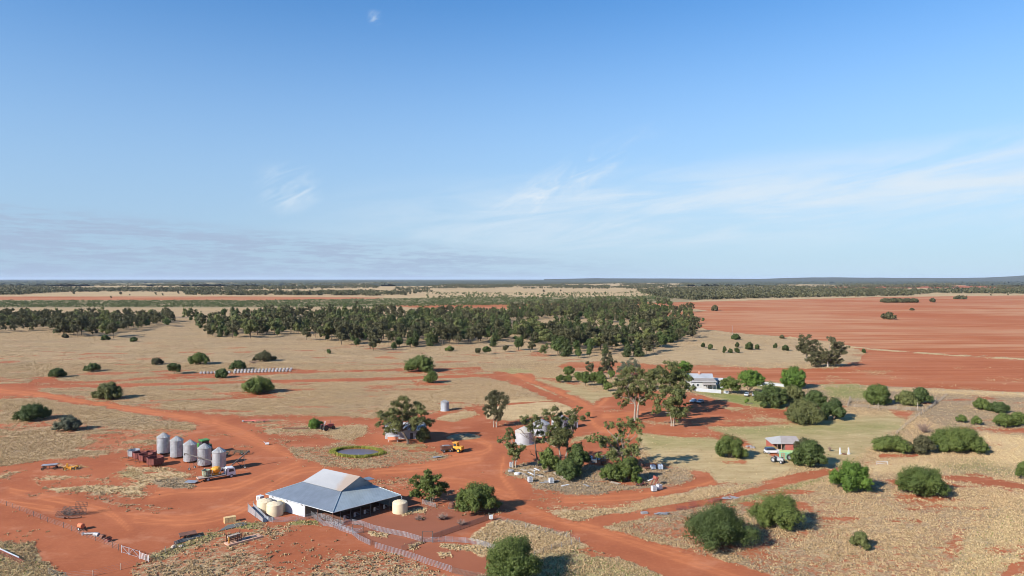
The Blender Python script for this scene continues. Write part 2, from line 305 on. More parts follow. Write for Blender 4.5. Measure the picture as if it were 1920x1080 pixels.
# ------------------------------------------------------------ materials
MATS = {}
def mat(name, col=(0.5, 0.5, 0.5), rough=0.6, metal=0.0, var=0.15, scale=1.5, bump=0.0, rust=0.0, rustcol=(0.16, 0.06, 0.03)):
    if name in MATS: return MATS[name]
    m = bpy.data.materials.new(name); m.use_nodes = True; t = NT(m.node_tree); b = t.n['Principled BSDF']
    g = t.new('ShaderNodeNewGeometry').outputs['Position']
    n = t.noise(g, scale, 4, 0.6); n2 = t.noise(g, scale * 0.17 + 0.05, 3, 0.6)
    f = t.math('ADD', t.math('MULTIPLY', n, 0.6), t.math('MULTIPLY', n2, 0.4))
    lo = tuple(c * (1 - var) for c in col); hi = tuple(min(1, c * (1 + var)) for c in col)
    c = t.mix(t.ramp(f, 0.3, 0.7), lo, hi)
    if rust: c = t.mix(t.ramp(t.noise(t.vmul(g, (1, 1, 0.5)), scale * 1.7, 5, 0.65), 0.72 - rust * 0.5, 0.86 - rust * 0.4), c, rustcol)
    t.l.new(c, b.inputs['Base Color']); b.inputs['Roughness'].default_value = rough; b.inputs['Metallic'].default_value = metal
    if bump:
        bn = t.new('ShaderNodeBump'); bn.inputs['Strength'].default_value = bump; bn.inputs['Distance'].default_value = 0.05
        t.l.new(t.noise(g, scale * 6, 3), bn.inputs['Height']); t.l.new(bn.outputs[0], b.inputs['Normal'])
    MATS[name] = m; return m
def leafmat(name, a, b_, trans=0.25):
    if name in MATS: return MATS[name]
    m = bpy.data.materials.new(name); m.use_nodes = True; t = NT(m.node_tree); p = t.n['Principled BSDF']; out = t.n['Material Output']
    at = t.new('ShaderNodeAttribute', attribute_name='tint').outputs['Fac']
    oi = t.new('ShaderNodeObjectInfo').outputs['Random']
    f = t.math('ADD', t.math('MULTIPLY', at, 0.75), t.math('MULTIPLY', oi, 0.25))
    c = t.mix(f, a, b_)
    t.l.new(c, p.inputs['Base Color']); p.inputs['Roughness'].default_value = 0.6
    p.inputs['Specular IOR Level'].default_value = 0.3
    tr = t.new('ShaderNodeBsdfTranslucent'); t.l.new(c, tr.inputs[0])
    mx = t.new('ShaderNodeMixShader'); mx.inputs[0].default_value = trans
    t.l.new(p.outputs[0], mx.inputs[1]); t.l.new(tr.outputs[0], mx.inputs[2]); t.l.new(mx.outputs[0], out.inputs[0])
    MATS[name] = m; return m
def groundmat():
    m = bpy.data.materials.new('outback_ground'); m.use_nodes = True; t = NT(m.node_tree); b = t.n['Principled BSDF']
    g = t.new('ShaderNodeNewGeometry').outputs['Position']
    A = {c: t.new('ShaderNodeAttribute', attribute_name=c).outputs['Fac'] for c in CH}
    fine = t.noise(g, 1.3, 5, 0.7); med = t.noise(g, 0.22, 4, 0.6); big = t.noise(g, 0.035, 4, 0.6); huge = t.noise(g, 0.004, 4, 0.6)
    tuft = t.noise(t.vmul(g, (1, 0.75, 1)), 2.6, 2, 0.6)
    # soil
    soil = t.mix(t.ramp(big, 0.3, 0.7), (0.28, 0.084, 0.038), (0.36, 0.117, 0.054))
    soil = t.mix(t.math('MULTIPLY', t.ramp(med, 0.35, 0.75), 0.35), soil, (0.215, 0.068, 0.034))
    soil = t.mix(t.math('MULTIPLY', t.ramp(fine, 0.45, 0.8), 0.30), soil, (0.46, 0.175, 0.085))
    soil = t.mix(t.math('MULTIPLY', t.ramp(t.noise(t.vmul(g, (0.6, 1, 1)), 0.11, 5, 0.7), 0.52, 0.70), 0.45), soil, (0.47, 0.215, 0.125))
    soil = t.mix(t.math('MULTIPLY', t.ramp(t.noise(g, 3.5, 3, 0.8), 0.58, 0.72), 0.4), soil, (0.19, 0.07, 0.045))
    streak = t.noise(t.vmul(g, (0.25, 1.0, 1)), 0.9, 4, 0.65)
    soil = t.mix(t.math('MULTIPLY', A['tyre'], t.ramp(streak, 0.3, 0.6, 0.3, 0.95)), soil, (0.53, 0.185, 0.076))
    soil = t.mix(t.math('MULTIPLY', A['dung'], 0.85), soil, t.mix(med, (0.19, 0.075, 0.045), (0.27, 0.10, 0.06)))
    rows = t.noise(t.vmul(g, (0.004, 0.06, 1)), 1.0, 5, 0.62); rows2 = t.noise(t.vmul(g, (0.012, 0.19, 1)), 1.0, 4, 0.6)
    pf = t.mix(t.ramp(rows2, 0.35, 0.65), (0.29, 0.085, 0.032), (0.38, 0.130, 0.058))
    stub = t.ramp(t.math('MULTIPLY_ADD', huge, 0.5, t.math('MULTIPLY', rows, 0.7)), 0.55, 0.68)
    pf = t.mix(t.math('MULTIPLY', t.ramp(t.noise(t.vmul(g, (0.0022, 0.006, 1)), 1.0, 3, 0.5), 0.42, 0.62), 0.55), pf, (0.38, 0.165, 0.085))
    pf = t.mix(t.math('MULTIPLY', stub, t.ramp(rows2, 0.35, 0.7, 0.25, 0.8)), pf, (0.46, 0.275, 0.155))
    soil = t.mix(A['plough'], soil, pf)
    # grass
    gr = t.mix(t.ramp(tuft, 0.36, 0.62), (0.20, 0.128, 0.072), (0.56, 0.40, 0.225))  # dark end is the shade between tussocks, put into the grass colour
    gr = t.mix(t.math('MULTIPLY', t.ramp(big, 0.35, 0.7), 0.5), gr, (0.32, 0.225, 0.105))
    gr = t.mix(t.math('MULTIPLY', t.ramp(t.noise(t.vmul(g, (0.3, 1, 1)), 0.08, 4, 0.6), 0.45, 0.7), 0.45), gr, (0.25, 0.155, 0.085))
    dash = t.noise(t.vmul(g, (0.16, 0.5, 1)), 1.0, 6, 0.75)
    gr = t.mix(t.ramp(dash, 0.36, 0.60, 0.55, 0.0), gr, (0.17, 0.11, 0.07))
    gr = t.mix(t.ramp(dash, 0.5, 0.72, 0.0, 0.55), gr, (0.50, 0.38, 0.22))
    mown = t.mix(t.ramp(t.noise(t.vmul(g, (0.35, 1, 1)), 0.25, 5, 0.65), 0.3, 0.7), (0.31, 0.21, 0.108), (0.48, 0.355, 0.20))
    gr = t.mix(A['mown'], gr, mown)
    gr = t.mix(t.math('MULTIPLY', A['pale'], 0.55), gr, t.mix(t.ramp(tuft, 0.25, 0.7), (0.38, 0.27, 0.13), (0.72, 0.56, 0.32)))
    gr = t.mix(t.math('MULTIPLY', A['grey'], 0.6), gr, t.mix(t.ramp(tuft, 0.3, 0.7), (0.11, 0.085, 0.055), (0.30, 0.24, 0.17)))
    gr = t.mix(t.math('MULTIPLY', A['green'], t.ramp(med, 0.2, 0.6, 0.6, 1.0)), gr, t.mix(t.ramp(fine, 0.3, 0.7), (0.10, 0.12, 0.035), (0.26, 0.26, 0.08)))
    # cover threshold
    nb = t.math('ADD', t.math('MULTIPLY', fine, 0.5), t.math('MULTIPLY', t.noise(g, 0.55, 5, 0.7), 0.5))
    thr = t.math('SUBTRACT', 1.0, A['cover'])
    thr2 = t.math('MULTIPLY_ADD', thr, 0.56, 0.22)
    mask = t.ramp(t.math('SUBTRACT', nb, thr2), -0.04, 0.10)
    t.l.new(t.mix(mask, soil, gr), b.inputs['Base Color'])
    b.inputs['Roughness'].default_value = 0.95; b.inputs['Specular IOR Level'].default_value = 0.1
    bn = t.new('ShaderNodeBump'); bn.inputs['Strength'].default_value = 0.45; bn.inputs['Distance'].default_value = 0.25
    hgt = t.math('MULTIPLY', t.math('MULTIPLY', tuft, t.math('MULTIPLY_ADD', mask, 0.85, 0.15)), t.math('MULTIPLY_ADD', A['mown'], -0.8, 1.0))
    t.l.new(hgt, bn.inputs['Height']); t.l.new(bn.outputs[0], b.inputs['Normal'])
    return m

# ------------------------------------------------------------ mesh helpers
def tag(o, label=None, cat=None, group=None, kind=None):
    if label: o['label'] = label
    if cat: o['category'] = cat
    if group: o['group'] = group
    if kind: o['kind'] = kind
    return o
def npmesh(name, V, Q, material, parent=None, tint=None, loc=(0, 0, 0), attrs=None, smooth=False):
    me = bpy.data.meshes.new(name); V = np.asarray(V, np.float32); Q = np.asarray(Q, np.int32); k = Q.shape[1]
    me.vertices.add(len(V)); me.vertices.foreach_set('co', V.ravel())
    me.loops.add(Q.size); me.loops.foreach_set('vertex_index', Q.ravel())
    me.polygons.add(len(Q)); me.polygons.foreach_set('loop_start', np.arange(0, Q.size, k, dtype=np.int32))
    me.polygons.foreach_set('loop_total', np.full(len(Q), k, np.int32))
    if smooth: me.polygons.foreach_set('use_smooth', np.ones(len(Q), bool))
    me.update(calc_edges=True)
    allat = dict(attrs or {})
    if tint is not None: allat['tint'] = tint
    for kx, vv in allat.items():
        a = me.attributes.new(kx, 'FLOAT', 'POINT'); a.data.foreach_set('value', np.asarray(vv, np.float32).ravel())
    if isinstance(material, (list, tuple)):
        for mm in material: me.materials.append(mm)
    else: me.materials.append(material)
    o = bpy.data.objects.new(name, me); COL.objects.link(o); o.parent = parent; o.location = loc
    return o
class MB:
    """collects simple solids, builds them as one mesh object"""
    def __init__(s): s.v = []; s.f = []
    def add(s, vs, fs):
        o = len(s.v); s.v += [tuple(v) for v in vs]; s.f += [tuple(i + o for i in f) for f in fs]; return s
    def box(s, c, d, rz=0, ry=0, rx=0):
        M = Matrix.Translation(c) @ Matrix.Rotation(rz, 4, 'Z') @ Matrix.Rotation(ry, 4, 'Y') @ Matrix.Rotation(rx, 4, 'X')
        vs = [M @ Vector((sx * d[0] / 2, sy * d[1] / 2, sz * d[2] / 2)) for sx in (-1, 1) for sy in (-1, 1) for sz in (-1, 1)]
        return s.add(vs, [(0, 1, 3, 2), (4, 6, 7, 5), (0, 4, 5, 1), (2, 3, 7, 6), (0, 2, 6, 4), (1, 5, 7, 3)])
    def tube(s, p0, p1, r0, r1=None, n=8, cap=True):
        r1 = r0 if r1 is None else r1; p0 = Vector(p0); p1 = Vector(p1); d = (p1 - p0)
        if d.length < 1e-6: return s
        q = d.to_track_quat('Z', 'Y'); vs = []
        for p, r in ((p0, r0), (p1, r1)):
            for i in range(n):
                a = 2 * math.pi * i / n; vs.append(p + q @ Vector((r * math.cos(a), r * math.sin(a), 0)))
        fs = [(i, (i + 1) % n, n + (i + 1) % n, n + i) for i in range(n)]
        if cap: fs += [tuple(range(n - 1, -1, -1)), tuple(range(n, 2 * n))]
        return s.add(vs, fs)
    def lathe(s, prof, n=32, c=(0, 0, 0), close=False):
        vs = []; fs = []
        for r, z in prof:
            for i in range(n):
                a = 2 * math.pi * i / n; vs.append((c[0] + r * math.cos(a), c[1] + r * math.sin(a), c[2] + z))
        for k in range(len(prof) - 1):
            for i in range(n): fs.append((k * n + i, k * n + (i + 1) % n, (k + 1) * n + (i + 1) % n, (k + 1) * n + i))
        if close: fs += [tuple(range(n - 1, -1, -1)), tuple(range((len(prof) - 1) * n, len(prof) * n))]
        return s.add(vs, fs)
    def prism(s, pts, y0, y1):           # outline in x,z extruded along y
        n = len(pts); vs = [(x, y0, z) for x, z in pts] + [(x, y1, z) for x, z in pts]
        return s.add(vs, [tuple(range(n)), tuple(range(2 * n - 1, n - 1, -1))] + [(i, n + i, n + (i + 1) % n, (i + 1) % n) for i in range(n)])
    def slab(s, pts, th):                # thick sheet under the 3D outline pts
        n = len(pts); vs = [tuple(p) for p in pts] + [(p[0], p[1], p[2] - th) for p in pts]
        return s.add(vs, [tuple(range(n)), tuple(range(2 * n - 1, n - 1, -1))] + [(i, (i + 1) % n, n + (i + 1) % n, n + i) for i in range(n)])
    def wall(s, a, b, z0a, z1a, z1b=None, th=0.12):
        z1b = z1a if z1b is None else z1b; a = Vector((a[0], a[1], 0)); b = Vector((b[0], b[1], 0)); d = (b - a).normalized(); nn = Vector((-d.y, d.x, 0)) * th / 2
        vs = []
        for p, z1 in ((a, z1a), (b, z1b)):
            for q in (p - nn, p + nn): vs += [(q.x, q.y, z0a), (q.x, q.y, z1)]
        return s.add(vs, [(0, 1, 5, 4), (2, 6, 7, 3), (0, 4, 6, 2), (1, 3, 7, 5), (0, 2, 3, 1), (4, 5, 7, 6)])
    def build(s, name, m, parent=None, loc=(0, 0, 0), smooth=False):
        me = bpy.data.meshes.new(name); me.from_pydata(s.v, [], s.f); me.materials.append(m)
        import bmesh as _b
        bm = _b.new(); bm.from_mesh(me); _b.ops.recalc_face_normals(bm, faces=bm.faces); bm.to_mesh(me); bm.free()
        if smooth:
            me.polygons.foreach_set('use_smooth', [True] * len(me.polygons)); me.set_sharp_from_angle(angle=R(35))
        o = bpy.data.objects.new(name, me); COL.objects.link(o); o.parent = parent; o.location = loc
        return o
def thing(name, label, cat, loc=(0, 0, 0), rz=0.0, group=None, scale=1.0):
    o = bpy.data.objects.new(name, None); COL.objects.link(o); o.empty_display_size = 0.5
    o.location = loc; o.rotation_euler = (0, 0, rz); o.scale = (scale,) * 3
    return tag(o, label, cat, group)
def dup(root, loc, rz=0.0, label=None, group=None, scale=None):
    r = root.copy(); COL.objects.link(r); r.location = loc; r.rotation_euler = (0, 0, rz)
    if label: r['label'] = label
    if group: r['group'] = group
    if scale is not None: r.scale = scale if isinstance(scale, tuple) else (scale,) * 3
    for ch in list(root.children):
        c = ch.copy(); COL.objects.link(c); c.parent = r
        for g in list(ch.children):
            d = g.copy(); COL.objects.link(d); d.parent = c
    return r
def ang(a, b):
    return math.atan2(b[1] - a[1], b[0] - a[0])

# ------------------------------------------------------------ ground sheet
nr, nc = GX.shape
idx = np.arange(nr * nc).reshape(nr, nc)
Q = np.stack([idx[1:, :-1], idx[1:, 1:], idx[:-1, 1:], idx[:-1, :-1]], -1).reshape(-1, 4)
GZ = (fbm(WX / 60, WY / 60, 3) - 0.5) * 0.0
GM = groundmat()
g = npmesh('ground', np.stack([WX.ravel(), WY.ravel(), GZ.ravel()], 1), Q, GM, attrs={k: att[k] for k in CH})
tag(g, kind='structure')
g2 = MB().add([(-90000, -2000, -0.6), (90000, -2000, -0.6), (90000, 90000, -0.6), (-90000, 90000, -0.6)], [(0, 1, 2, 3)]).build('ground', GM); tag(g2, kind='structure')

# hills on the right horizon
hx = np.linspace(700, 14000, 140); rs = np.random.RandomState(3)
hp = np.interp(960 + hx / 15000 * F, [1020, 1120, 1300, 1420, 1500, 1560, 1700, 1800, 1850, 1890, 1920, 1980, 2100], [0, 2, 1.2, .6, 3, 3.6, 2.4, 2.6, 3.0, 5, 7, 10, 4])
hv = []; prof = [(-1500, 0), (-700, .55), (0, 1), (900, .8), (2500, 0)]
for k, (dy, f) in enumerate(prof):
    for i, x in enumerate(hx):
        hv.append((x * (1 + dy / 15000), 15000 + dy, -2 + f * (56 + hp[i] * 11 * (0.9 + 0.25 * vnoise(np.array(x / 300), np.array(k * 1.0))) ) if f else -2))
hi = np.arange(len(prof) * len(hx)).reshape(len(prof), -1)
HQ = np.stack([hi[:-1, :-1], hi[:-1, 1:], hi[1:, 1:], hi[1:, :-1]], -1).reshape(-1, 4)
hills = npmesh('hills', hv, HQ, mat('wooded_hill', (0.045, 0.05, 0.035), 0.95, var=0.35, scale=0.01), smooth=True); tag(hills, kind='structure')

# ------------------------------------------------------------ foliage
rng = np.random.RandomState(11)
def unit(n, r=None):
    r = r or rng; v = r.normal(size=(n, 3)); return v / np.linalg.norm(v, axis=1, keepdims=True)
def leaves(pos, nor, size, r, aspect=0.75):
    n = len(pos); a = np.cross(nor, unit(n, r)); a /= np.linalg.norm(a, axis=1, keepdims=True) + 1e-9
    b = np.cross(nor, a); s = size[:, None]
    # each card is a bent, uneven leaf cluster of four corners
    k = r.uniform(0.7, 1.2, (n, 4, 1))
    V = np.stack([pos - a * s * k[:, 0], pos - b * s * aspect * k[:, 1] + nor * s * 0.15, pos + a * s * k[:, 2], pos + b * s * aspect * k[:, 3] - nor * s * 0.15], 1).reshape(-1, 3)
    return V, np.arange(4 * n).reshape(n, 4)
def crown_np(lobes, ncl, nl, leaf, seed, core=0.25, clump=0.30, droop=0.0):
    """lobes (cx,cy,cz,rx,ry,rz). returns verts, quads, tint"""
    r = np.random.RandomState(seed); L = np.array(lobes, float); area = (L[:, 3] * L[:, 5]); pr = area / area.sum()
    li = r.choice(len(L), ncl, p=pr); d = unit(ncl, r); d[:, 2] = np.where(d[:, 2] < -0.45, -d[:, 2], d[:, 2])
    rad = L[li, 3:6]; cc = L[li, :3] + d * rad * r.uniform(0.62, 1.0, (ncl, 1))
    cr = (rad.mean(1) * clump * r.uniform(0.7, 1.35, ncl))
    ct = 0.5 * r.rand(ncl) + 0.5 * r.rand(len(L))[li]
    ci = np.repeat(np.arange(ncl), nl); n = len(ci); u = unit(n, r); q = r.uniform(0.25, 1.22, (n, 1))
    pos = cc[ci] + u * q * cr[ci][:, None]; pos[:, 2] -= droop * r.rand(n) * cr[ci]
    nor = d[ci] * 0.55 + u * 0.75 + unit(n, r) * 0.55; nor /= np.linalg.norm(nor, axis=1, keepdims=True)
    size = leaf * r.uniform(0.6, 1.3, n); tint = np.clip(ct[ci] * 0.6 + r.rand(n) * 0.4, 0, 1)
    nc_ = int(n * core)
    if nc_:
        l2 = r.choice(len(L), nc_, p=pr); u2 = unit(nc_, r)
        p2 = L[l2, :3] + u2 * L[l2, 3:6] * (r.uniform(0.1, 0.8, (nc_, 1))); n2 = u2 * .5 + unit(nc_, r); n2 /= np.linalg.norm(n2, axis=1, keepdims=True)
        pos = np.vstack([pos, p2]); nor = np.vstack([nor, n2]); size = np.concatenate([size, leaf * 1.6 * np.ones(nc_)]); tint = np.concatenate([tint, r.rand(nc_) * 0.7])  # inner leaves tinted darker: crown shade put into the tint
    ok = pos[:, 2] > 0.02; pos, nor, size, tint = pos[ok], nor[ok], size[ok], tint[ok]
    V, Qd = leaves(pos, nor, size, r); V[:, 2] = np.maximum(V[:, 2], 0.02)
    return V, Qd, np.repeat(tint, 4)
LM = {
    'pepper': leafmat('leaf_bright_green', (0.046, 0.075, 0.017), (0.158, 0.195, 0.047)),
    'dark': leafmat('leaf_deep_green', (0.034, 0.056, 0.017), (0.111, 0.148, 0.040)),
    'lime': leafmat('leaf_garden_green', (0.050, 0.100, 0.016), (0.165, 0.257, 0.041)),
    'olive': leafmat('leaf_olive', (0.061, 0.072, 0.025), (0.194, 0.200, 0.069)),
    'gum': leafmat('leaf_gum', (0.062, 0.078, 0.026), (0.216, 0.227, 0.075)),
    'grey': leafmat('leaf_grey_green', (0.069, 0.079, 0.055), (0.179, 0.190, 0.123)),
    'pine': leafmat('leaf_cypress', (0.030, 0.044, 0.015), (0.101, 0.125, 0.037)),
    'brown': leafmat('leaf_dull_brown', (0.043, 0.045, 0.021), (0.127, 0.119, 0.054)),
    'dry': leafmat('leaf_dead_twigs', (0.12, 0.08, 0.06), (0.25, 0.18, 0.14)),
}
BARK = mat('bark_pale', (0.26, 0.215, 0.175), 0.9, var=0.3, scale=2)
BARKD = mat('bark_dark', (0.10, 0.075, 0.055), 0.95, var=0.3, scale=2)
def limb(mb, p0, p1, r0, r1, rr, sag=0.12, n=3, seg=6):
    p0 = Vector(p0); p1 = Vector(p1); L = (p1 - p0).length; prev = p0
    pr = r0
    for i in range(1, n + 1):
        t = i / n; p = p0.lerp(p1, t)
        if i < n: p = p + Vector((rr.uniform(-1, 1), rr.uniform(-1, 1), rr.uniform(-.3, .8))) * L * sag
        r = r0 + (r1 - r0) * t; mb.tube(prev, p, pr, r, seg, cap=(i == n)); prev = p; pr = r
def shrub(name, label, px, py, w, h, kind='pepper', seed=None, lobes=9, stem=True, cat='shrub', group=None, dens=1.0, flat=1.0, ragged=0.0):
    """dense bush: base centre at pixel px,py, w and h in photograph pixels"""
    seed = seed if seed is not None else int(px * 7 + py); r = np.random.RandomState(seed); s = mpp(py); Wm = w * s * 1.2; Hm = h * s * 1.04; ragged = min(0.95, ragged + 0.34)
    base = P(px, py); base.y += Wm * 0.28 * 0.6
    t = thing(name, label, cat, base, r.uniform(0, 6), group)
    LL = []
    for i in range(lobes):
        a = 2.4 * i + r.rand(); q = math.sqrt((i + 0.5) / lobes) * (0.31 + 0.09 * ragged)
        rr_ = Wm * r.uniform(0.13, 0.25) * (1 - 0.2 * ragged); zt = Hm * (1 - (q / 0.36) ** 2 * r.uniform(0.25, 0.5)) * r.uniform(0.80 - 0.1 * ragged, 1.0)
        rz_ = min(rr_ * 1.05, zt * 0.5); LL.append((q * Wm * math.cos(a), q * Wm * math.sin(a), zt - rz_, rr_, rr_, rz_))
        if zt - 2 * rz_ > 0.2 * Hm and kind not in ('none',): LL.append((q * Wm * 1.08 * math.cos(a), q * Wm * 1.08 * math.sin(a), max(zt - 2.3 * rz_, rz_ * .75), rr_ * 1.0, rr_ * 1.0, rz_))
    LL.append((0, 0, Hm * 0.5, Wm * 0.28, Wm * 0.28, Hm * 0.44))
    leaf = max(0.13, s * 1.15) * (1.0 if w < 70 else 0.95)
    ncl = int((70 + w * 2.2) * dens); nl = int(np.clip(2.0 * (Wm * Hm * 3.2) / (leaf * leaf) / ncl, 14, 90) * dens)
    V, Qd, ti = crown_np(LL, ncl, nl, leaf, seed, core=0.35, clump=0.36 - 0.06 * ragged)
    npmesh('crown', V, Qd, LM[kind], t, ti)
    if stem:
        m = MB(); import random as _r; q = _r.Random(seed)
        for L_ in LL[:6]: limb(m, (L_[0] * .12, L_[1] * .12, 0), (L_[0] * .8, L_[1] * .8, L_[2]), 0.045 * Hm / 2 + .03, 0.03, q)
        m.build('trunk', BARKD, t)
    return t
def gum(name, label, base, lobes, kind='gum', fork=0.35, trunks=None, bark=BARK, seed=0, cat='tree', rt=None, leafk=1.0, dens=1.0, bare=(), jit=1.0, group=None):
    """open gum tree; lobes (px,py,r) in photograph pixels give each leafy bough its place"""
    bx, by = base; s = mpp(by); q = random.Random(seed + int(bx)); B = P(bx, by); t = thing(name, label, cat, B, 0, group)
    hmax = (by - min(l[1] - l[2] for l in lobes)) * s; wid = (max(l[0] for l in lobes) - min(l[0] for l in lobes)) * s * 0.5
    rt = (rt or hmax * 0.032) * 0.8
    loc = []
    for (lx, ly, lr) in lobes:
        lr = lr * 1.22; X = (lx - bx) * s; Z = (by - ly) * s * 1.0; rr_ = lr * s; dy = q.uniform(-1, 1) * max(wid * 0.55, rr_) * jit
        Z += -dy * 0.2 * 0; loc.append((X, dy, Z, rr_ * 1.05, rr_ * 1.1, rr_ * 0.82))
    leaf = max(0.14, s * 1.15) * leafk
    sub = []
    for (X, Y, Z, a, b, c) in loc:       # break each bough into smaller uneven puffs
        for j in range(11):
            f = q.uniform(0.24, 0.50); sub.append((X + q.uniform(-.85, .85) * a, Y + q.uniform(-.85, .85) * b, Z + q.uniform(-.9, .8) * c, a * f * 1.1, b * f, c * f * 0.9))
    tot = sum(l[3] * l[5] for l in sub)
    ncl = int(len(sub) * 4 * dens); nl = int(np.clip(7.5 * tot / (leaf * leaf) / ncl, 8, 90))
    V, Qd, ti = crown_np(sub, ncl, nl, leaf, int(bx) + seed, core=0.10, clump=0.62, droop=0.6)
    npmesh('crown', V, Qd, LM[kind], t, ti)
    m = MB(); trunks = trunks or [(bx, 0.0)]
    forks = []
    for (tx, lean) in trunks:
        x0 = (tx - bx) * s; fz = hmax * fork; f = Vector((x0 + lean * s, q.uniform(-.4, .4), fz))
        m.tube((x0, 0, -0.1), (x0 * .98, 0, 0.25 * fz), rt * 1.5, rt * 1.0, 9); limb(m, (x0 * .98, 0, 0.25 * fz - .02), f, rt, rt * 0.72, q, 0.05, 3, 9); forks.append(f)
    for (X, Y, Z, a, b, c) in loc:
        f = min(forks, key=lambda k: abs(k.x - X) + 0.3 * abs(k.z - Z)); d = Vector((X, Y, Z - c * .3)); L = (d - f).length
        st = f if Z > f.z * 0.8 else Vector((f.x, f.y, Z * 0.6))
        limb(m, st, d, min(rt * 0.5, 0.028 * L + 0.05), 0.035 + s * 0.12, q, 0.10, 4, 6)
    for (ex, ey) in bare:
        f = forks[0]; e = Vector(((ex - bx) * s, q.uniform(-1, 1), (by - ey) * s)); st = Vector((f.x, f.y, min(f.z, e.z * 0.8)))
        limb(m, st, e, rt * 0.4, 0.06, q, 0.08, 4, 6); mid = st.lerp(e, 0.6); limb(m, mid, mid + Vector((q.uniform(-1, 1), 0, 1.2)), 0.08, 0.03, q, .1, 2, 5)
    m.build('trunk', bark, t)
    return t

exec_trees = True
# ---- gum trees whose boughs are drawn one by one
gum('gum_tree', 'broad leaning gum tree with dark twisted limbs hiding the tin shed', (765, 833),
    [(753, 753, 12), (770, 762, 12), (786, 766, 10), (742, 770, 9), (726, 785, 13), (738, 793, 13), (717, 797, 10), (770, 783, 14), (788, 780, 13), (797, 793, 11), (780, 795, 12), (730, 807, 9), (751, 782, 10), (745, 803, 9), (712, 772, 4)],
    'olive', 0.28, [(765, -12)], BARKD, 1, rt=0.5)
shrub('gum_sapling', 'small grey green gum sapling at the right foot of the broad leaning gum', 794, 830, 26, 28, 'olive', cat='tree')
gum('gum_tree', 'slim upright gum tree with two pale stems alone by the straw grass patch', (928, 801),
    [(930, 743, 11), (920, 751, 9), (940, 751, 10), (917, 764, 8), (934, 762, 11), (936, 776, 7), (920, 774, 7), (934, 784, 5), (926, 757, 9)], 'brown', 0.4, [(926, 0), (931, 2)], seed=2, rt=0.24)
gum('gum_tree', 'narrow gum tree at the left tip of the scrap heap island', (964, 877),
    [(955, 805, 5), (953, 813, 7), (941, 823, 7), (960, 819, 6), (957, 832, 9), (970, 840, 10), (962, 850, 9), (974, 848, 7), (937, 825, 4), (966, 858, 6)], 'gum', 0.4, [(962, 0), (967, 3)], seed=3, rt=0.22)
gum('gum_tree', 'half dead gum tree with bare limbs in front of the round grain tanks', (1008, 874),
    [(982, 786, 7), (991, 794, 7), (1003, 784, 7), (997, 802, 6), (1010, 796, 6), (1012, 812, 5)], 'olive', 0.45, [(1008, -5)], BARKD, 4, rt=0.3, bare=[(1026, 842), (993, 851), (1021, 858), (975, 812), (968, 800)])
gum('gum_tree', 'large open gum tree rising out of the dark bushes on the scrap island', (1055, 874),
    [(1032, 773, 11), (1041, 782, 9), (1053, 782, 7), (1070, 777, 10), (1082, 771, 7), (1076, 786, 8), (1037, 805, 13), (1053, 802, 14), (1045, 819, 14), (1024, 821, 9), (1012, 825, 7), (1062, 817, 11), (1070, 802, 9), (1055, 832, 9), (1076, 842, 10), (1087, 836, 6)], 'olive', 0.3, [(1051, -3), (1061, 3)], seed=5, rt=0.34)
gum('gum_tree', 'spreading gum tree leaning left above the bright green bush', (1168, 882),
    [(1170, 792, 12), (1153, 794, 9), (1141, 800, 6), (1187, 790, 9), (1191, 800, 9), (1168, 811, 8), (1118, 813, 6), (1107, 823, 7), (1120, 827, 8), (1135, 823, 8), (1145, 832, 11), (1160, 830, 11), (1180, 830, 12), (1141, 846, 10), (1160, 848, 11), (1178, 842, 11), (1120, 850, 6), (1151, 859, 8)], 'gum', 0.3, [(1168, -2)], seed=6, rt=0.36, dens=1.35, leafk=1.12)
gum('gum_tree', 'tallest gum tree with a pale forked trunk left of the farmhouse', (1192, 788),
    [(1176, 698, 12), (1161, 709, 10), (1192, 704, 14), (1213, 702, 12), (1167, 723, 13), (1188, 723, 14), (1209, 721, 13), (1159, 740, 8), (1174, 740, 11), (1192, 740, 12), (1170, 759, 7), (1213, 738, 9), (1226, 709, 12), (1234, 698, 11), (1205, 752, 8)], 'olive', 0.33, [(1190, 0), (1195, 3)], seed=7, rt=0.5)
gum('gum_tree', 'silvery pale crowned tree poking out behind the tallest gum', (1178, 735), [(1184, 679, 8), (1172, 686, 9), (1190, 690, 7), (1164, 693, 6)], 'grey', 0.4, seed=71)
gum('gum_tree', 'rounded yellow green gum tree casting a long shadow on the red yard', (1261, 799),
    [(1242, 757, 11), (1234, 748, 10), (1257, 742, 13), (1276, 740, 12), (1253, 763, 12), (1267, 765, 13), (1282, 763, 10), (1230, 773, 6), (1272, 777, 8), (1263, 752, 11)], 'gum', 0.35, [(1259, -3), (1263, 3)], seed=8, rt=0.32)
gum('gum_tree', 'olive gum tree standing against the left end of the farmhouse', (1262, 770),
    [(1263, 692, 14), (1253, 702, 14), (1267, 709, 14), (1280, 717, 12), (1255, 721, 13), (1280, 706, 10), (1242, 694, 9), (1263, 730, 12), (1242, 715, 10)], 'gum', 0.3, seed=9, rt=0.4)
gum('garden_tree', 'deep green garden tree behind the left end of the farmhouse', (1280, 722), [(1282, 688, 11), (1290, 690, 8), (1274, 683, 9), (1282, 700, 10)], 'lime', 0.3, bark=BARKD, seed=10)
gum('gum_tree', 'left gum of the dark clump at the tip of the dry paddock', (1512, 678), [(1502, 642, 9), (1515, 636, 9), (1511, 652, 10), (1525, 648, 9), (1500, 652, 8), (1522, 660, 9)], 'brown', 0.3, seed=11, dens=1.7, jit=0.6, leafk=1.1)
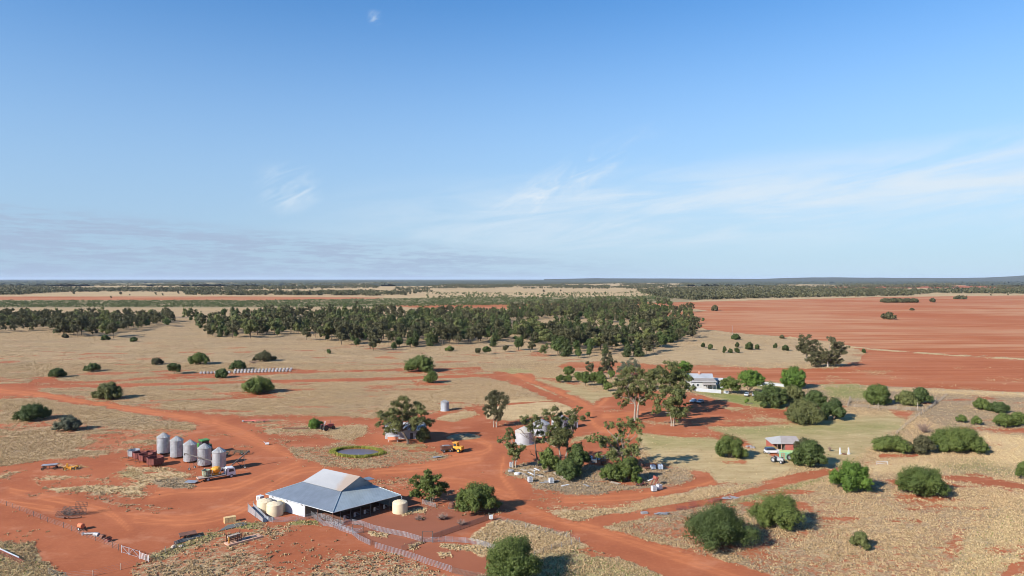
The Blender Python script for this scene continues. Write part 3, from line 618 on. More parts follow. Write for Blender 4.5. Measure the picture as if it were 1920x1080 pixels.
gum('gum_tree', 'right gum of the dark clump at the tip of the dry paddock', (1552, 688), [(1519, 675, 9), (1536, 673, 12), (1557, 673, 12), (1571, 675, 9), (1565, 646, 8), (1569, 657, 9), (1540, 660, 10), (1577, 652, 7), (1561, 637, 7), (1569, 665, 9), (1548, 662, 9)], 'brown', 0.2, seed=12, dens=1.7, jit=0.6, leafk=1.1)
gum('gum_tree', 'tall slender gum above the row of young orchard trees', (1141, 708), [(1141, 667, 7), (1138, 676, 8), (1145, 678, 7), (1140, 687, 8), (1143, 692, 6)], 'brown', 0.3, seed=13, rt=0.3)
gum('gum_tree', 'short brown gum behind the left orchard trees', (1106, 702), [(1105, 682, 5), (1106, 688, 6), (1104, 692, 5)], 'brown', 0.3, seed=14)
gum('gum_tree', 'small brown gum between the two taller gums by the orchard', (1127, 700), [(1127, 690, 4), (1127, 693, 4)], 'brown', 0.3, seed=15)
gum('garden_tree', 'bushy two headed tree beside the cream tank right of the big shed', (806, 942), [(785, 908, 12), (795, 918, 12), (780, 922, 10), (806, 888, 10), (812, 900, 11), (822, 908, 11), (828, 916, 9), (800, 900, 11), (810, 918, 12), (790, 930, 8), (820, 925, 7)], 'pepper', 0.2, [(808, 0), (811, 4)], BARKD, 16, rt=0.25)
# ---- dense bushes
B = 'shrub'
for a in [
 ('large rounded pepper bush cut by the bottom edge of the picture', 957, 1098, 112, 88, 'pepper', 14, 0.2),
 ('weeping green bush between the yard fence and the red road', 893, 966, 80, 58, 'pepper', 10, 0.6),
 ('largest bush on the right slope, broad with two heads', 1355, 1032, 126, 82, 'dark', 14, 0.2),
 ('rounded bush touching the right shoulder of the largest slope bush', 1468, 996, 92, 66, 'pepper', 10, 0.2),
 ('small pale feathery bush alone on the right slope', 1617, 1030, 34, 32, 'gum', 6, 0.5),
 ('open branched bush above the rounded slope bushes', 1602, 924, 72, 58, 'lime', 10, 0.7),
 ('low wide bush right of the open branched bush', 1740, 934, 92, 56, 'pepper', 12, 0.4),
 ('green bush cut by the right edge of the picture', 1921, 900, 24, 34, 'pepper', 6, 0.3),
 ('low hedge shaped bush at the lawn corner', 1683, 850, 66, 32, 'pepper', 9, 0.1),
 ('long mounded bush at the right end of the hedge row', 1812, 850, 88, 46, 'pepper', 12, 0.2),
 ('green bush joined to the left of the long mounded bush', 1772, 846, 46, 40, 'pepper', 8, 0.3),
 ('round clipped looking bush left of its slightly larger neighbour', 1806, 793, 19, 15, 'pepper', 6, 0),
 ('round bush right of the smallest clipped one', 1833, 797, 19, 17, 'pepper', 6, 0),
 ('bush on the crest left of the darker one, far right', 1845, 769, 34, 21, 'pepper', 8, 0.4),
 ('dark bush on the crest, far right', 1877, 775, 36, 21, 'dark', 8, 0.2),
 ('round green bush near the right edge, left of a pair', 1887, 802, 33, 27, 'pepper', 8, 0),
 ('green bush at the right edge beside the round one', 1914, 799, 32, 26, 'pepper', 8, 0.1),
 ('rounded bush alone on the tan lawn', 1372, 861, 54, 44, 'pepper', 9, 0.3),
 ('large dark bush leaning over the green container', 1524, 878, 60, 50, 'dark', 10, 0.3),
 ('light green bush in front of the red shed', 1502, 868, 32, 28, 'pepper', 7, 0.3),
 ('brownish bush rising behind the dark one at the red shed', 1508, 850, 30, 28, 'brown', 6, 0.3),
 ('left bush of the thick grove on the lawn', 1512, 795, 66, 44, 'olive', 10, 0.2),
 ('right bush of the thick grove on the lawn', 1567, 788, 46, 42, 'dark', 9, 0.2),
 ('bush at the back of the thick grove on the lawn', 1532, 764, 40, 34, 'dark', 8, 0.2),
 ('broad bush left of the thick grove, by the bright lawn', 1450, 765, 58, 44, 'dark', 10, 0.2),
 ('olive bush filling the gap above the thick grove', 1490, 757, 40, 34, 'olive', 8, 0.3),
 ('dense dark bush left of the gap below the open gum', 1030, 885, 38, 44, 'pepper', 8, 0.3),
 ('dark bush under the right side of the open gum', 1084, 886, 42, 52, 'dark', 9, 0.4),
 ('lowest bush on the scrap island below the open gum', 1064, 898, 56, 34, 'dark', 8, 0.3),
 ('bright green bush at the foot of the spreading gum', 1147, 905, 44, 34, 'pepper', 9, 0.3),
 ('rounded bush behind the bright green one under the spreading gum', 1180, 904, 42, 48, 'pepper', 9, 0.4),
 ('tiny green bush right of the bright green ones', 1199, 906, 11, 12, 'lime', 4, 0),
 ('round green bush above the red track bend', 478, 739, 58, 31, 'pepper', 10, 0.2),
 ('olive bush beside the red road at left', 198, 749, 52, 31, 'olive', 9, 0.5),
 ('dense dark bush near the left edge', 51, 789, 56, 32, 'dark', 9, 0.3),
 ('sparse grey bush right of the dense dark one at left', 122, 809, 46, 27, 'grey', 7, 0.8),
 ('wide bright bush beyond the small silo', 787, 698, 54, 31, 'pepper', 9, 0.4),
 ('round bush just below the wide bright one', 809, 719, 30, 24, 'pepper', 7, 0),
 ('low bright bush beside the red implement', 587, 804, 29, 18, 'lime', 7, 0.1),
 ('bush second from the left edge, right of the leftmost one', 171, 697, 27, 16, 'dark', 7, 0.2),
 ('leftmost small bush on the dry plain', 103, 708, 30, 17, 'dark', 7, 0.4),
 ('brown bush above the single stemmed tree', 291, 684, 24, 13, 'brown', 6, 0.3),
 ('bright dome shaped bush on the plain', 371, 684, 40, 23, 'pepper', 8, 0.1),
 ('bush at the left end of the bale row', 444, 693, 26, 18, 'dark', 7, 0.2),
 ('bush in the gap between the two bale rows', 415, 709, 27, 17, 'dark', 7, 0.2),
 ('twisted dark bush behind the bale row', 493, 678, 36, 19, 'brown', 7, 0.9),
 ('rounded bush right of the stock yards, on its own', 1650, 760, 46, 40, 'pepper', 9, 0.1),
 ('grey green bush left of its partner by the yard fence', 1704, 761, 38, 29, 'gum', 8, 0.5),
 ('dark round bush right of its partner by the yard fence', 1730, 757, 36, 30, 'dark', 8, 0.1),
 ('single dome bush in the red ploughed field', 1669, 599, 24, 14, 'brown', 6, 0.2),
 ('small bush up the red field from the dome bush', 1711, 582, 8, 4, 'brown', 4, 0),
 ('bush near the right end of the far bush island', 1750, 567, 12, 8, 'brown', 4, 0.3),
 ('flat bush at the top edge of the red field', 1804, 561, 24, 6, 'brown', 6, 0.3),
 ('lone dark tree standing in the red field', 1342, 583, 13, 12, 'brown', 5, 0.2),
 ('bush at the tip of the far straw strip', 1306, 600, 10, 6, 'brown', 4, 0.2),
 ('bush below the forest, on the bare slope', 1256, 643, 15, 12, 'dark', 5, 0.2),
 ('dark pair of bushes at the forest corner', 1297, 631, 18, 15, 'brown', 6, 0.5),
 ('green bush beside the red field corner', 1381, 637, 17, 11, 'dark', 5, 0.2),
 ('little bush at the red field edge', 1467, 635, 9, 7, 'brown', 4, 0.2),
 ('small tree on the point of dry paddock', 1620, 662, 7, 8, 'dark', 4, 0.2),
 ('small bush on the plain below the forest', 616, 663, 9, 8, 'dark', 4, 0.2),
 ('small bush right below the left forest', 249, 641, 12, 9, 'dark', 5, 0.2),
 ('small bush at the lower edge of the left forest', 195, 638, 15, 10, 'dark', 5, 0.2),
 ('small bush at the left forest, leftmost of three', 120, 634, 12, 8, 'brown', 4, 0.2),
 ('round bush in front of the forest edge', 843, 659, 16, 10, 'pepper', 5, 0.2),
 ('dull brownish bush in the middle of the hedge row', 1736, 852, 46, 34, 'brown', 8, 0.6),
 ('low tangled bush by the sheep yard fence', 760, 870, 1, 1, 'dry', 3, 0.6)][:-1]:
    shrub(B, a[0], a[1], a[2], a[3], a[4], a[5], lobes=a[6], ragged=a[7])
def stree(label, px, py, w, h, kind, seed=0, cat='tree', name='small_tree', group=None, fork=0.3):
    q = random.Random(int(px * 3 + py) + seed); L = []
    w *= 1.2; h *= 1.06
    for i in range(9): L.append((px + q.uniform(-.33, .33) * w, py - h * q.uniform(0.42, 0.86), w * q.uniform(0.13, 0.20)))
    L.append((px, py - h * 0.84, w * 0.17)); L.append((px, py - h * 0.62, w * 0.27))
    return gum(name, label, (px, py), L, kind, fork, seed=seed, bark=BARKD, cat=cat, group=group, rt=0.12 + 0.002 * w, dens=1.4)
stree('single stemmed tree left of the dome bush on the plain', 327, 701, 22, 19, 'dark')
stree('round headed tree behind the farmhouse tank', 1372, 738, 32, 28, 'pepper', 1)
stree('bright green shade tree over the parked cars', 1405, 740, 44, 43, 'lime', 2, fork=0.15)
shrub('garden_tree', 'large dark rounded tree at the end of the white fence', 1490, 729, 46, 41, 'lime', cat='tree', lobes=10)
stree('lollipop tree in front of the forest, left of a smaller one', 913, 665, 13, 14, 'dark', 3)
stree('thin small tree right of the lollipop tree', 948, 660, 9, 11, 'brown', 4)
stree('small tree just above the lollipop tree', 896, 663, 9, 9, 'brown', 4)
for i, (x, y, w_, h_) in enumerate([(a_, b_, c_ * 0.92, d_ * 0.98) for a_, b_, c_, d_ in [(1051, 717, 14, 13), (1068, 708, 19, 21), (1066, 717, 12, 13), (1084, 719, 16, 21), (1098, 723, 15, 20), (1114, 723, 18, 24), (1130, 726, 18, 22), (1141, 733, 15, 16), (1147, 712, 12, 16), (1098, 712, 13, 14), (1126, 711, 14, 14)]]):
    stree(['first young orchard tree from the left, on its own', 'tallest of the left orchard trees, behind the front row', 'small orchard tree just below the tall left one', 'third orchard tree of the front row from the left', 'fourth orchard tree of the front row from the left', 'widest orchard tree in the middle of the front row', 'orchard tree second from the right end of the front row', 'lowest orchard tree at the right end of the row', 'small orchard tree at the back right, by the slender gum', 'small back orchard tree, left one of two', 'small back orchard tree, right one of two'][i], x, y, w_, h_, 'pepper', i, name='orchard_tree', group='orchard trees left of the farmhouse', fork=0.2)
for i, (x, y, w_, h_) in enumerate([(1319, 652, 7, 9), (1333, 656, 9, 11), (1359, 662, 7, 13), (1370, 662, 8, 8), (1383, 652, 7, 10), (1382, 662, 8, 10), (1406, 656, 15, 15), (1420, 656, 9, 10), (1455, 653, 7, 9), (1474, 658, 10, 11)]):
    shrub('cypress_sapling', '%s cypress sapling from the left on the dry paddock' % ['first', 'second', 'third', 'fourth', 'sixth', 'fifth', 'seventh, largest', 'eighth', 'ninth', 'tenth, rightmost'][i], x, y, w_, h_, 'pine', lobes=4, stem=False, cat='tree', group='cypress saplings on the dry paddock')
gum('garden_tree', 'tiny twiggy sapling at the bright lawn edge', (1400, 757), [(1400, 750, 2.5), (1399, 753, 2)], 'lime', 0.4, seed=40, rt=0.05)
for px_, py_, lb in ((1092, 790, 'small gum sprout right of the grain tanks, left one'), (1102, 784, 'small gum sprout right of the grain tanks, right one')):
    stree(lb, px_, py_, 8, 10, 'olive', 5)
# dead bush of bare sticks
def sticks(label, px, py, w_, h_, n=60, seed=0, name='dead_bush'):
    s = mpp(py); q = random.Random(seed); t = thing(name, label, 'dead bush', P(px, py)); m = MB()
    for i in range(n):
        a = q.uniform(0, 6.28); rr_ = q.uniform(.25, 1) * w_ * s / 2; e = Vector((rr_ * math.cos(a), rr_ * math.sin(a), h_ * s * q.uniform(.35, 1)))
        limb(m, (0, 0, 0), e, 0.06, 0.02, q, .08, 3, 4)
        mid = e * 0.6; limb(m, mid, mid + Vector((q.uniform(-.8, .8), q.uniform(-.8, .8), q.uniform(.2, .9))), 0.035, 0.015, q, .1, 2, 4)
    m.build('branches', mat('dead_wood', (0.22, 0.15, 0.12), 0.95), t)
sticks('leafless reddish bush at the fence corner', 1732, 811, 34, 22, 90, 1)
sticks('grey fallen branches beside the twisted dark bush', 475, 681, 30, 7, 40, 2)
sticks('tangle of twigs in the sheep yard, leftmost', 785, 975, 20, 6, 50, 3)
sticks('biggest tangle of twigs in the sheep yard', 828, 974, 26, 9, 70, 4)
sticks('tangle of twigs against the dark yard fence', 865, 984, 20, 7, 50, 5)
sticks('dry prickly bush at the green lawn corner by the white posts', 1556, 846, 8, 8, 30, 6)

# ---- forest: shared crown meshes for single trees, the rest of the wood as one mass
def variant(kind, i):
    r = np.random.RandomState(100 + i); q = random.Random(i)
    if kind == 'pine':
        Hh = 11; Wd = 6.2 + r.rand() * 2.2; L = [(r.uniform(-.25, .25) * Wd * (1 - z), r.uniform(-.25, .25) * Wd * (1 - z), 1.2 + z * (Hh - 2.2), Wd * .5 * (1.0 - 0.42 * z ** 2.2) * r.uniform(.8, 1.1), Wd * .5 * (1.0 - 0.42 * z ** 2.2), 1.9) for z in np.linspace(0, 1, 8)]
    elif kind == 'brown' or kind == 'gum':
        Hh = 13; Wd = 10; L = []
        for j in range(13):
            a = r.uniform(0, 6.28); d = r.uniform(0, .42) * Wd; L.append((d * math.cos(a), d * math.sin(a), r.uniform(.28, .9) * Hh, *(r.uniform(1.3, 2.3) * np.array([1, 1, .85]))))
    else:
        Hh = 9; Wd = 8; L = []
        for j in range(9):
            a = r.uniform(0, 6.28); d = r.uniform(0, .3) * Wd; L.append((d * math.cos(a), d * math.sin(a), r.uniform(.3, .8) * Hh, *(r.uniform(1.5, 2.4) * np.array([1, 1, .9]))))
    return L, Hh
KINDS = ['pine', 'pine', 'pine', 'dark', 'dark', 'brown', 'brown', 'gum', 'pine', 'brown']
VARS = []
for i, k in enumerate(KINDS):
    L, Hh = variant(k, i)
    V, Qd, ti = crown_np(L, 90, 20, 0.42, 300 + i, core=0.3, clump=0.5)
    me = npmesh('forest_tree', V, Qd, [LM[k], BARKD], None, ti)
    V2, Q2, t2 = crown_np(L, 34, 7, 0.75, 400 + i, core=0.35, clump=0.5)
    VARS.append((me, V2, Q2, t2, k))
    # trunk joined into the same small mesh
    mb = MB(); mb.tube((0, 0, -.2), (0, 0, Hh * .6), .28, .12, 6)
    import bmesh
    bm = bmesh.new(); bm.from_mesh(me.data); vs = [bm.verts.new(v) for v in mb.v]
    for f in mb.f: ff = bm.faces.new([vs[j] for j in f]); ff.material_index = 1
    bm.to_mesh(me.data); bm.free()
forest_polys = [([(372, 606), (430, 592), (700, 588), (900, 588), (1100, 580), (1245, 583), (1300, 597), (1310, 612), (1290, 628), (1245, 650), (1200, 664), (1130, 668), (1060, 660), (1000, 652), (940, 645), (860, 648), (780, 657), (700, 652), (640, 640), (560, 632), (400, 629), (385, 622), (362, 612)], 1400),
                ([(-260, 600), (100, 596), (315, 597), (322, 612), (260, 620), (215, 634), (130, 634), (95, 622), (-260, 626)], 520),
                ([(960, 577), (1100, 570), (1250, 568), (1290, 582), (1325, 604), (1250, 606), (1100, 592), (960, 590)], 260)]
clear = [[(960, 600), (1090, 600), (1130, 612), (1010, 616), (950, 611)], [(1090, 620), (1240, 612), (1240, 622), (1130, 628)], [(1020, 608), (1180, 606), (1180, 611), (1020, 613)]]
pts = []
for poly, n in forest_polys:
    xs = [p[0] for p in poly]; ys = [p[1] for p in poly]; r = np.random.RandomState(21); got = 0; tries = 0
    wl = [P(x, y) for x, y in poly]; x0 = min(p.x for p in wl); x1 = max(p.x for p in wl); y0 = min(p.y for p in wl); y1 = max(p.y for p in wl)
    N = 60000; X = r.uniform(x0, x1, N); Y = r.uniform(y0, y1, N); px_, py_ = PIX(X, Y); ok = sdist(px_, py_, poly) + (vnoise(X / 25, Y / 25) - .5) * 16 * np.clip((py_ - 560) / 60, .3, 1) > 0
    for c in clear: ok &= ~(sdist(px_, py_, c) > 0)
    ok &= (0.6 * vnoise(X / 55 + 9, Y / 55) + 0.4 * vnoise(X / 17, Y / 17)) > (0.33 if n > 300 and n < 1400 else 0.35 if n >= 1400 else 0.44) + np.clip((px_ - 1060) / 240, 0, 1) * 0.16 + np.clip((480 - px_) / 120, 0, 1) * 0.12 * (px_ > 340)
    X = X[ok]; Y = Y[ok]; kept = []; cell = {}
    for x, y in zip(X, Y):
        k = (int(x // 8.5), int(y // 8.5))
        if any((x - a) ** 2 + (y - b) ** 2 < 8.5 ** 2 for dx in (-1, 0, 1) for dy in (-1, 0, 1) for a, b in cell.get((k[0] + dx, k[1] + dy), [])): continue
        cell.setdefault(k, []).append((x, y)); kept.append((x, y))
        if len(kept) >= n: break
    pts += kept
# stand-alone trees on the forest fringe
for p in [(1248, 588), (1262, 592), (1279, 588), (1291, 596), (1256, 604), (1273, 601), (1236, 612), (1252, 616), (1231, 628), (1243, 642), (1226, 645), (1196, 668), (1176, 669), (1085, 671), (1046, 664), (972, 657), (926, 650), (700, 655), (668, 650), (575, 638), (470, 634), (442, 633), (1297, 604), (1318, 604), (1221, 605), (349, 601), (358, 603), (372, 612), (1225, 660), (1203, 655), (1218, 650), (1262, 610), (1240, 600), (1270, 600), (1305, 622), (1238, 634), (1212, 664), (1105, 668), (1020, 668), (1062, 668), (995, 660), (738, 657), (640, 646), (600, 640), (520, 630), (390, 632), (352, 599), (362, 600), (420, 590), (523, 577), (668, 577), (958, 574), (1245, 620), (1280, 632), (1298, 634), (1208, 625), (1248, 626)]:
    v = P(*p); pts.append((v.x, v.y))
fr = [(x, y) for x, y in pts if abs(PIX(x, y)[0] - 960) < 990]
fr.sort(key=lambda p: p[1]); near = fr[:298]; nearset = set(near)
far_pts = [p for p in pts if p not in nearset]
r = np.random.RandomState(77); first = set()
_REG = [(115, 'far left end of the left hand wood'), (215, 'middle of the left hand wood'), (345, 'right end of the left hand wood'), (480, 'left tip of the long wood'), (620, 'left third of the long wood'), (740, 'left of the centre of the long wood'), (860, 'centre of the long wood'), (980, 'right of the centre of the long wood'), (1100, 'right third of the long wood'), (1200, 'right end of the long wood'), (9999, 'outermost right corner of the long wood')]
def flabel(kind, x, y, s_):
    px_, py_ = PIX(x, y); reg = [b for a, b in _REG if px_ < a][0]; row = 'front row' if py_ > 645 else 'second row' if py_ > 630 else 'back rows'
    if px_ < 345: row = 'front row' if py_ > 622 else 'back rows'
    size = 'tall' if s_ > .98 else 'short' if s_ < .82 else 'middling'
    return '%s %s, %s, %s' % (size, {'pine': 'dark upright cypress', 'dark': 'dense green tree', 'brown': 'brownish gum', 'gum': 'paler green gum'}[kind], row, reg)
FL = {'pine': 'dark cone shaped cypress pine in the near rows of the wood', 'dark': 'dense mid green tree in the near rows of the wood', 'brown': 'brownish olive gum in the near rows of the wood', 'gum': 'paler yellow green gum in the near rows of the wood'}
def pick(x, y):
    z = vnoise(np.array(x / 60 + 3), np.array(y / 60)) + r.uniform(-.35, .35)
    if PIX(x, y)[0] < 330: return int(r.choice([5, 6, 9, 3, 7, 4, 6]))
    return int(r.choice([0, 1, 2, 8, 3])) if z > 0.58 else int(r.choice([4, 5, 6, 7, 9, 3]))
for (x, y) in near:
    i = pick(x, y); src = VARS[i][0]
    if i not in first: o = src; first.add(i)
    else: o = src.copy(); COL.objects.link(o)
    sc_ = r.uniform(.55, 1.2) * (1.15 if VARS[i][4] in ('brown', 'gum') else 1.0); o.location = (x, y, 0); o.rotation_euler = (0, 0, r.uniform(0, 6.28)); o.scale = (sc_ * r.uniform(.9, 1.15), sc_ * r.uniform(.9, 1.15), sc_)
    tag(o, flabel(VARS[i][4], x, y, sc_), 'tree', 'trees of the wood beyond the plain')
for i, v in enumerate(VARS):
    if i not in first: bpy.data.objects.remove(v[0])
def scatter(points, name, label, cat, choose, scl, mats):
    """one merged mass per material of low detail trees"""
    groups = {}
    for (x, y) in points:
        i = choose(x, y); groups.setdefault(VARS[i][4], []).append((x, y, i))
    Vs = []; Ts = []; Ms = []
    for k, lst in groups.items():
        for (x, y, i) in lst:
            V2, t2 = VARS[i][1], VARS[i][3]; a = r.uniform(0, 6.28); s_ = scl(x, y); c, s0 = math.cos(a), math.sin(a)
            X = (V2[:, 0] * c - V2[:, 1] * s0) * s_[0] + x; Y = (V2[:, 0] * s0 + V2[:, 1] * c) * s_[1] + y
            Vs.append(np.stack([X, Y, V2[:, 2] * s_[2]], 1)); Ts.append(t2); Ms.append(np.full(len(V2) // 4, mats.index(k)))
    V = np.vstack(Vs); o = npmesh(name, V, np.arange(len(V)).reshape(-1, 4), [LM[m] for m in mats], None, np.concatenate(Ts))
    o.data.polygons.foreach_set('material_index', np.concatenate(Ms).astype(np.int32)); tag(o, label, cat, kind='stuff'); return o
def scl1(x, y):
    s_ = r.uniform(.55, 1.3); return (s_, s_, s_)
scatter(far_pts, 'woodland', 'back rows of the dark wood between the dry plain and the scrub', 'woodland', pick, scl1, ['pine', 'dark', 'brown', 'gum'])

# ---- far country: belts of trees to the horizon and the green scrub band
def cards(points, hts, wds, leafm, name, label, cat, nq=10, tintlo=0.0, seed=1):
    r2 = np.random.RandomState(seed); n = len(points); P0 = np.repeat(points, nq, 0); hh = np.repeat(hts, nq); ww = np.repeat(wds, nq)
    pos = np.stack([P0[:, 0] + r2.normal(size=n * nq) * ww * .3, P0[:, 1] + r2.normal(size=n * nq) * ww * .3, hh * r2.uniform(.15, .88, n * nq)], 1)
    nor = unit(n * nq, r2); nor[:, 1] -= 0.6; nor[:, 2] += .3; nor /= np.linalg.norm(nor, axis=1, keepdims=True)
    size = np.minimum(hh * .28, ww * .3) * r2.uniform(.7, 1.2, n * nq)
    V, Qd = leaves(pos, nor, size, r2, 0.8); V[:, 2] = np.maximum(V[:, 2], 0.05)
    o = npmesh(name, V, Qd, leafm, None, np.repeat(np.clip(tintlo + r2.rand(n * nq), 0, 1), 4)); tag(o, label, cat, kind='stuff'); return o
def px_sample(poly, n, r2, gap=0.0, ns=6.0):
    xs = [p[0] for p in poly]; ys = [p[1] for p in poly]; X = r2.uniform(min(xs), max(xs), n * 6); Y = r2.uniform(min(ys), max(ys), n * 6)
    ok = sdist(X, Y, poly) > 0
    ok &= fbm(X / (ns * 6), (Y - 520) / 1.6 + X / 400, 3) > gap
    X = X[ok][:n]; Y = Y[ok][:n]; x, y = PN(X, Y); return np.stack([x, y], 1), Y
r2 = np.random.RandomState(9)
belts = [ # polygon, count, gap threshold, height
 ([(-500, 526.5), (2500, 526.5), (2500, 529), (1300, 529.5), (700, 530), (-500, 529)], 4000, 0.30, 14),
 ([(-500, 529), (300, 529), (900, 530), (1000, 533), (700, 537), (-500, 536)], 5200, 0.40, 13),
 ([(-300, 538), (60, 537), (160, 542), (330, 541), (480, 538), (660, 536), (720, 540), (420, 545), (350, 548), (240, 547), (120, 548), (30, 553), (-300, 556)], 4200, 0.05, 14),
 ([(345, 548), (500, 549), (700, 548), (760, 552), (700, 555), (560, 554), (350, 553.5)], 800, 0.34, 13),
 ([(740, 540), (800, 539), (810, 548), (760, 554), (730, 552)], 160, 0.2, 11),
 ([(800, 531), (1200, 530), (1300, 532), (1300, 537), (1000, 539), (800, 537)], 2600, 0.44, 12),
 ([(800, 538), (1350, 538), (1350, 542), (800, 541)], 900, 0.42, 11),
 ([(1190, 546), (1260, 541), (1400, 536), (1500, 538), (1560, 541), (1700, 543), (1760, 549), (1700, 555), (1560, 557), (1400, 560), (1300, 563), (1240, 558)], 4200, 0.22, 12),
 ([(1280, 528), (1700, 529), (1920, 533), (2300, 533), (2300, 538), (1920, 540), (1600, 540), (1400, 538), (1280, 536)], 4200, 0.42, 12),
 ([(1740, 545), (1780, 543), (1920, 542), (2300, 541), (2300, 549), (1920, 551), (1760, 550)], 1800, 0.08, 13)]
PT = []; HT = []
for poly, n, gap, hgt in belts:
    pp, yy = px_sample(poly, n, r2, gap); PT.append(pp); HT.append(np.full(len(pp), hgt) * r2.uniform(.7, 1.15, len(pp)))
PT = np.vstack(PT); HT = np.concatenate(HT); WT = HT * 0.95 * np.clip(PT[:, 1] / 4000, 1, 7)
cards(PT, HT, WT, LM['brown'], 'tree_belt', 'dark belts of trees running to the horizon', 'woodland', 12)
pp, yy = px_sample([(-700, 564.5), (480, 564), (700, 561), (900, 558), (1250, 556), (1260, 562), (1190, 569), (1000, 572), (700, 575.5), (480, 576), (-700, 577)], 13000, r2, 0.30)
cards(pp, r2.uniform(1.8, 4.2, len(pp)), r2.uniform(4, 8, len(pp)), LM['pine'], 'scrub', 'band of low green scrub across the middle distance', 'scrub', 10, seed=3)
pp, yy = px_sample([(800, 549), (1000, 550), (1250, 546), (1300, 556), (1250, 562), (1000, 562), (800, 560)], 700, r2, 0.40)
cards(pp, r2.uniform(4, 9, len(pp)), r2.uniform(4, 7, len(pp)), LM['pine'], 'thicket', 'scattered trees rising from the green scrub band', 'woodland', 10, seed=4)
cy = np.exp(np.linspace(math.log(5200), math.log(80000), 170)); cxn = np.linspace(-1.0, 1.0, 900)
CXX = cxn[None, :] * cy[:, None]; CYY = np.repeat(cy[:, None], 900, 1); jx = np.random.RandomState(2)
CXX += jx.uniform(-.4, .4, CXX.shape) * 2 / 900 * CYY; CYY += jx.uniform(-.4, .4, CYY.shape) * CYY * .012
dens_ = 0.55 * fbm(CXX / 900, CYY / 2600, 4) + 0.45 * fbm(CXX / 160, CYY / 500, 3)
thr_ = np.interp(CYY, [5200, 9000, 13000, 22000, 80000], [0.60, 0.54, 0.47, 0.40, 0.33])
HZ = np.where(dens_ > thr_, 6 + 10 * jx.rand(*CXX.shape) + 3 * np.clip(dens_ - thr_, 0, .3) * 10, -1.0)
ci_ = np.arange(CXX.size).reshape(CXX.shape); CQ = np.stack([ci_[:-1, :-1], ci_[:-1, 1:], ci_[1:, 1:], ci_[1:, :-1]], -1).reshape(-1, 4); zq = HZ.ravel()[CQ].max(1); CQ = CQ[zq > 0]
o = npmesh('far_woodland', np.stack([CXX.ravel(), CYY.ravel(), HZ.ravel()], 1), CQ, mat('far_canopy', (0.045, 0.052, 0.026), 0.95, var=.4, scale=.02)); tag(o, 'dark wooded country along the horizon', 'woodland', kind='stuff')
# single far paddock trees
far_tree = VARS
for x_, y_, s_, lb in [(139, 553, .95, 'lone tree in the left pale far paddock'), (227, 554, 1.0, 'lone tree by the end of the left far belt'), (243, 555, .5, 'tiny bush tree right of the lone tree at the left far belt'), (292, 554, .9, 'first tree of the pair in the left pale far paddock'), (305, 555, .7, 'second tree of the pair in the left pale far paddock'), (208, 560, .6, 'bush on the thin red far strip'), (334, 552, 1.0, 'tree at the left tip of the second far belt'), (1051, 548, .9, 'lone tree in the centre pale far paddock'), (1020, 549, 1.0, 'low pair tree left in the centre pale far paddock'), (825, 562, .9, 'tree on the upper edge of the scrub, centre'), (1797, 559, .5, 'little tree above the far flat bush, left'), (1812, 558, .5, 'little tree above the far flat bush, right'), (1858, 555, .5, 'tiny tree on the far right field edge'), (1890, 554, .5, 'second tiny tree on the far right field edge')]:
    i = int(r.choice([5, 6, 9, 3])); src = [v for k, v in enumerate(VARS) if k in first][0][0] if i not in first else VARS[i][0]
    o = src.copy(); COL.objects.link(o); v = P(x_, y_); o.location = v; o.scale = (s_, s_, s_); o.name = 'paddock_tree'
    if 'group' in o: del o['group']
    tag(o, lb, 'tree')
# long low island of bushes in the red field
for i, (x_, w_) in enumerate([(1664, 20), (1676, 18), (1688, 20), (1702, 18), (1716, 16)]):
    shrub('shrub', 'low olive bush of the long clump in the red field', x_, 567.5, w_ * 1.1, 8, 'brown', lobes=6, stem=False, group='bush clump in the red field')

# ---- grass tufts (stuff)
def tufts(name, label, n, y0, y1, cond, colm, h, wd, seed, blades=3):
    r3 = np.random.RandomState(seed); 
    Y = 1 / r3.uniform(1 / y1, 1 / y0, n * 2); Y = np.where(r3.rand(n * 2) < 0.5, Y, r3.uniform(y0, y1, n * 2)); X = r3.uniform(-1.05, 1.05, n * 2) * Y * 0.80
    p = cond(X, Y); ok = r3.rand(n * 2) < p; X = X[ok][:n]; Y = Y[ok][:n]; n = len(X)
    hh = h * r3.uniform(.5, 1.35, n); ww = wd * r3.uniform(.6, 1.4, n)
    V = np.zeros((n, blades, 4, 3)); 
    for b in range(blades):
        a = r3.uniform(0, 6.28, n); c, s_ = np.cos(a), np.sin(a); lean = r3.uniform(-.4, .4, (n, 2)) * hh[:, None]
        V[:, b, 0] = np.stack([X - c * ww * .5, Y - s_ * ww * .5, np.zeros(n) - .02], 1)
        V[:, b, 1] = np.stack([X + c * ww * .5, Y + s_ * ww * .5, np.zeros(n) - .02], 1)
        V[:, b, 2] = np.stack([X + c * ww * .42 + lean[:, 0], Y + s_ * ww * .42 + lean[:, 1], hh * r3.uniform(.7, 1.1, n)], 1)
        V[:, b, 3] = np.stack([X - c * ww * .42 + lean[:, 0], Y - s_ * ww * .42 + lean[:, 1], hh * r3.uniform(.7, 1.1, n)], 1)
    V = V.reshape(-1, 3); ti = np.repeat(r3.rand(n), blades * 4)
    o = npmesh(name, V, np.arange(len(V)).reshape(-1, 4), colm, None, ti); tag(o, label, 'grass', kind='stuff'); return o
DRY = leafmat('grass_dry', (0.27, 0.18, 0.095), (0.68, 0.51, 0.30), 0.3)
STRAW = leafmat('grass_straw', (0.42, 0.31, 0.16), (0.72, 0.58, 0.35), 0.3)
GREYG = leafmat('grass_grey', (0.18, 0.135, 0.09), (0.38, 0.31, 0.22), 0.3)
GREENG = leafmat('grass_green', (0.08, 0.12, 0.025), (0.22, 0.27, 0.07), 0.3)
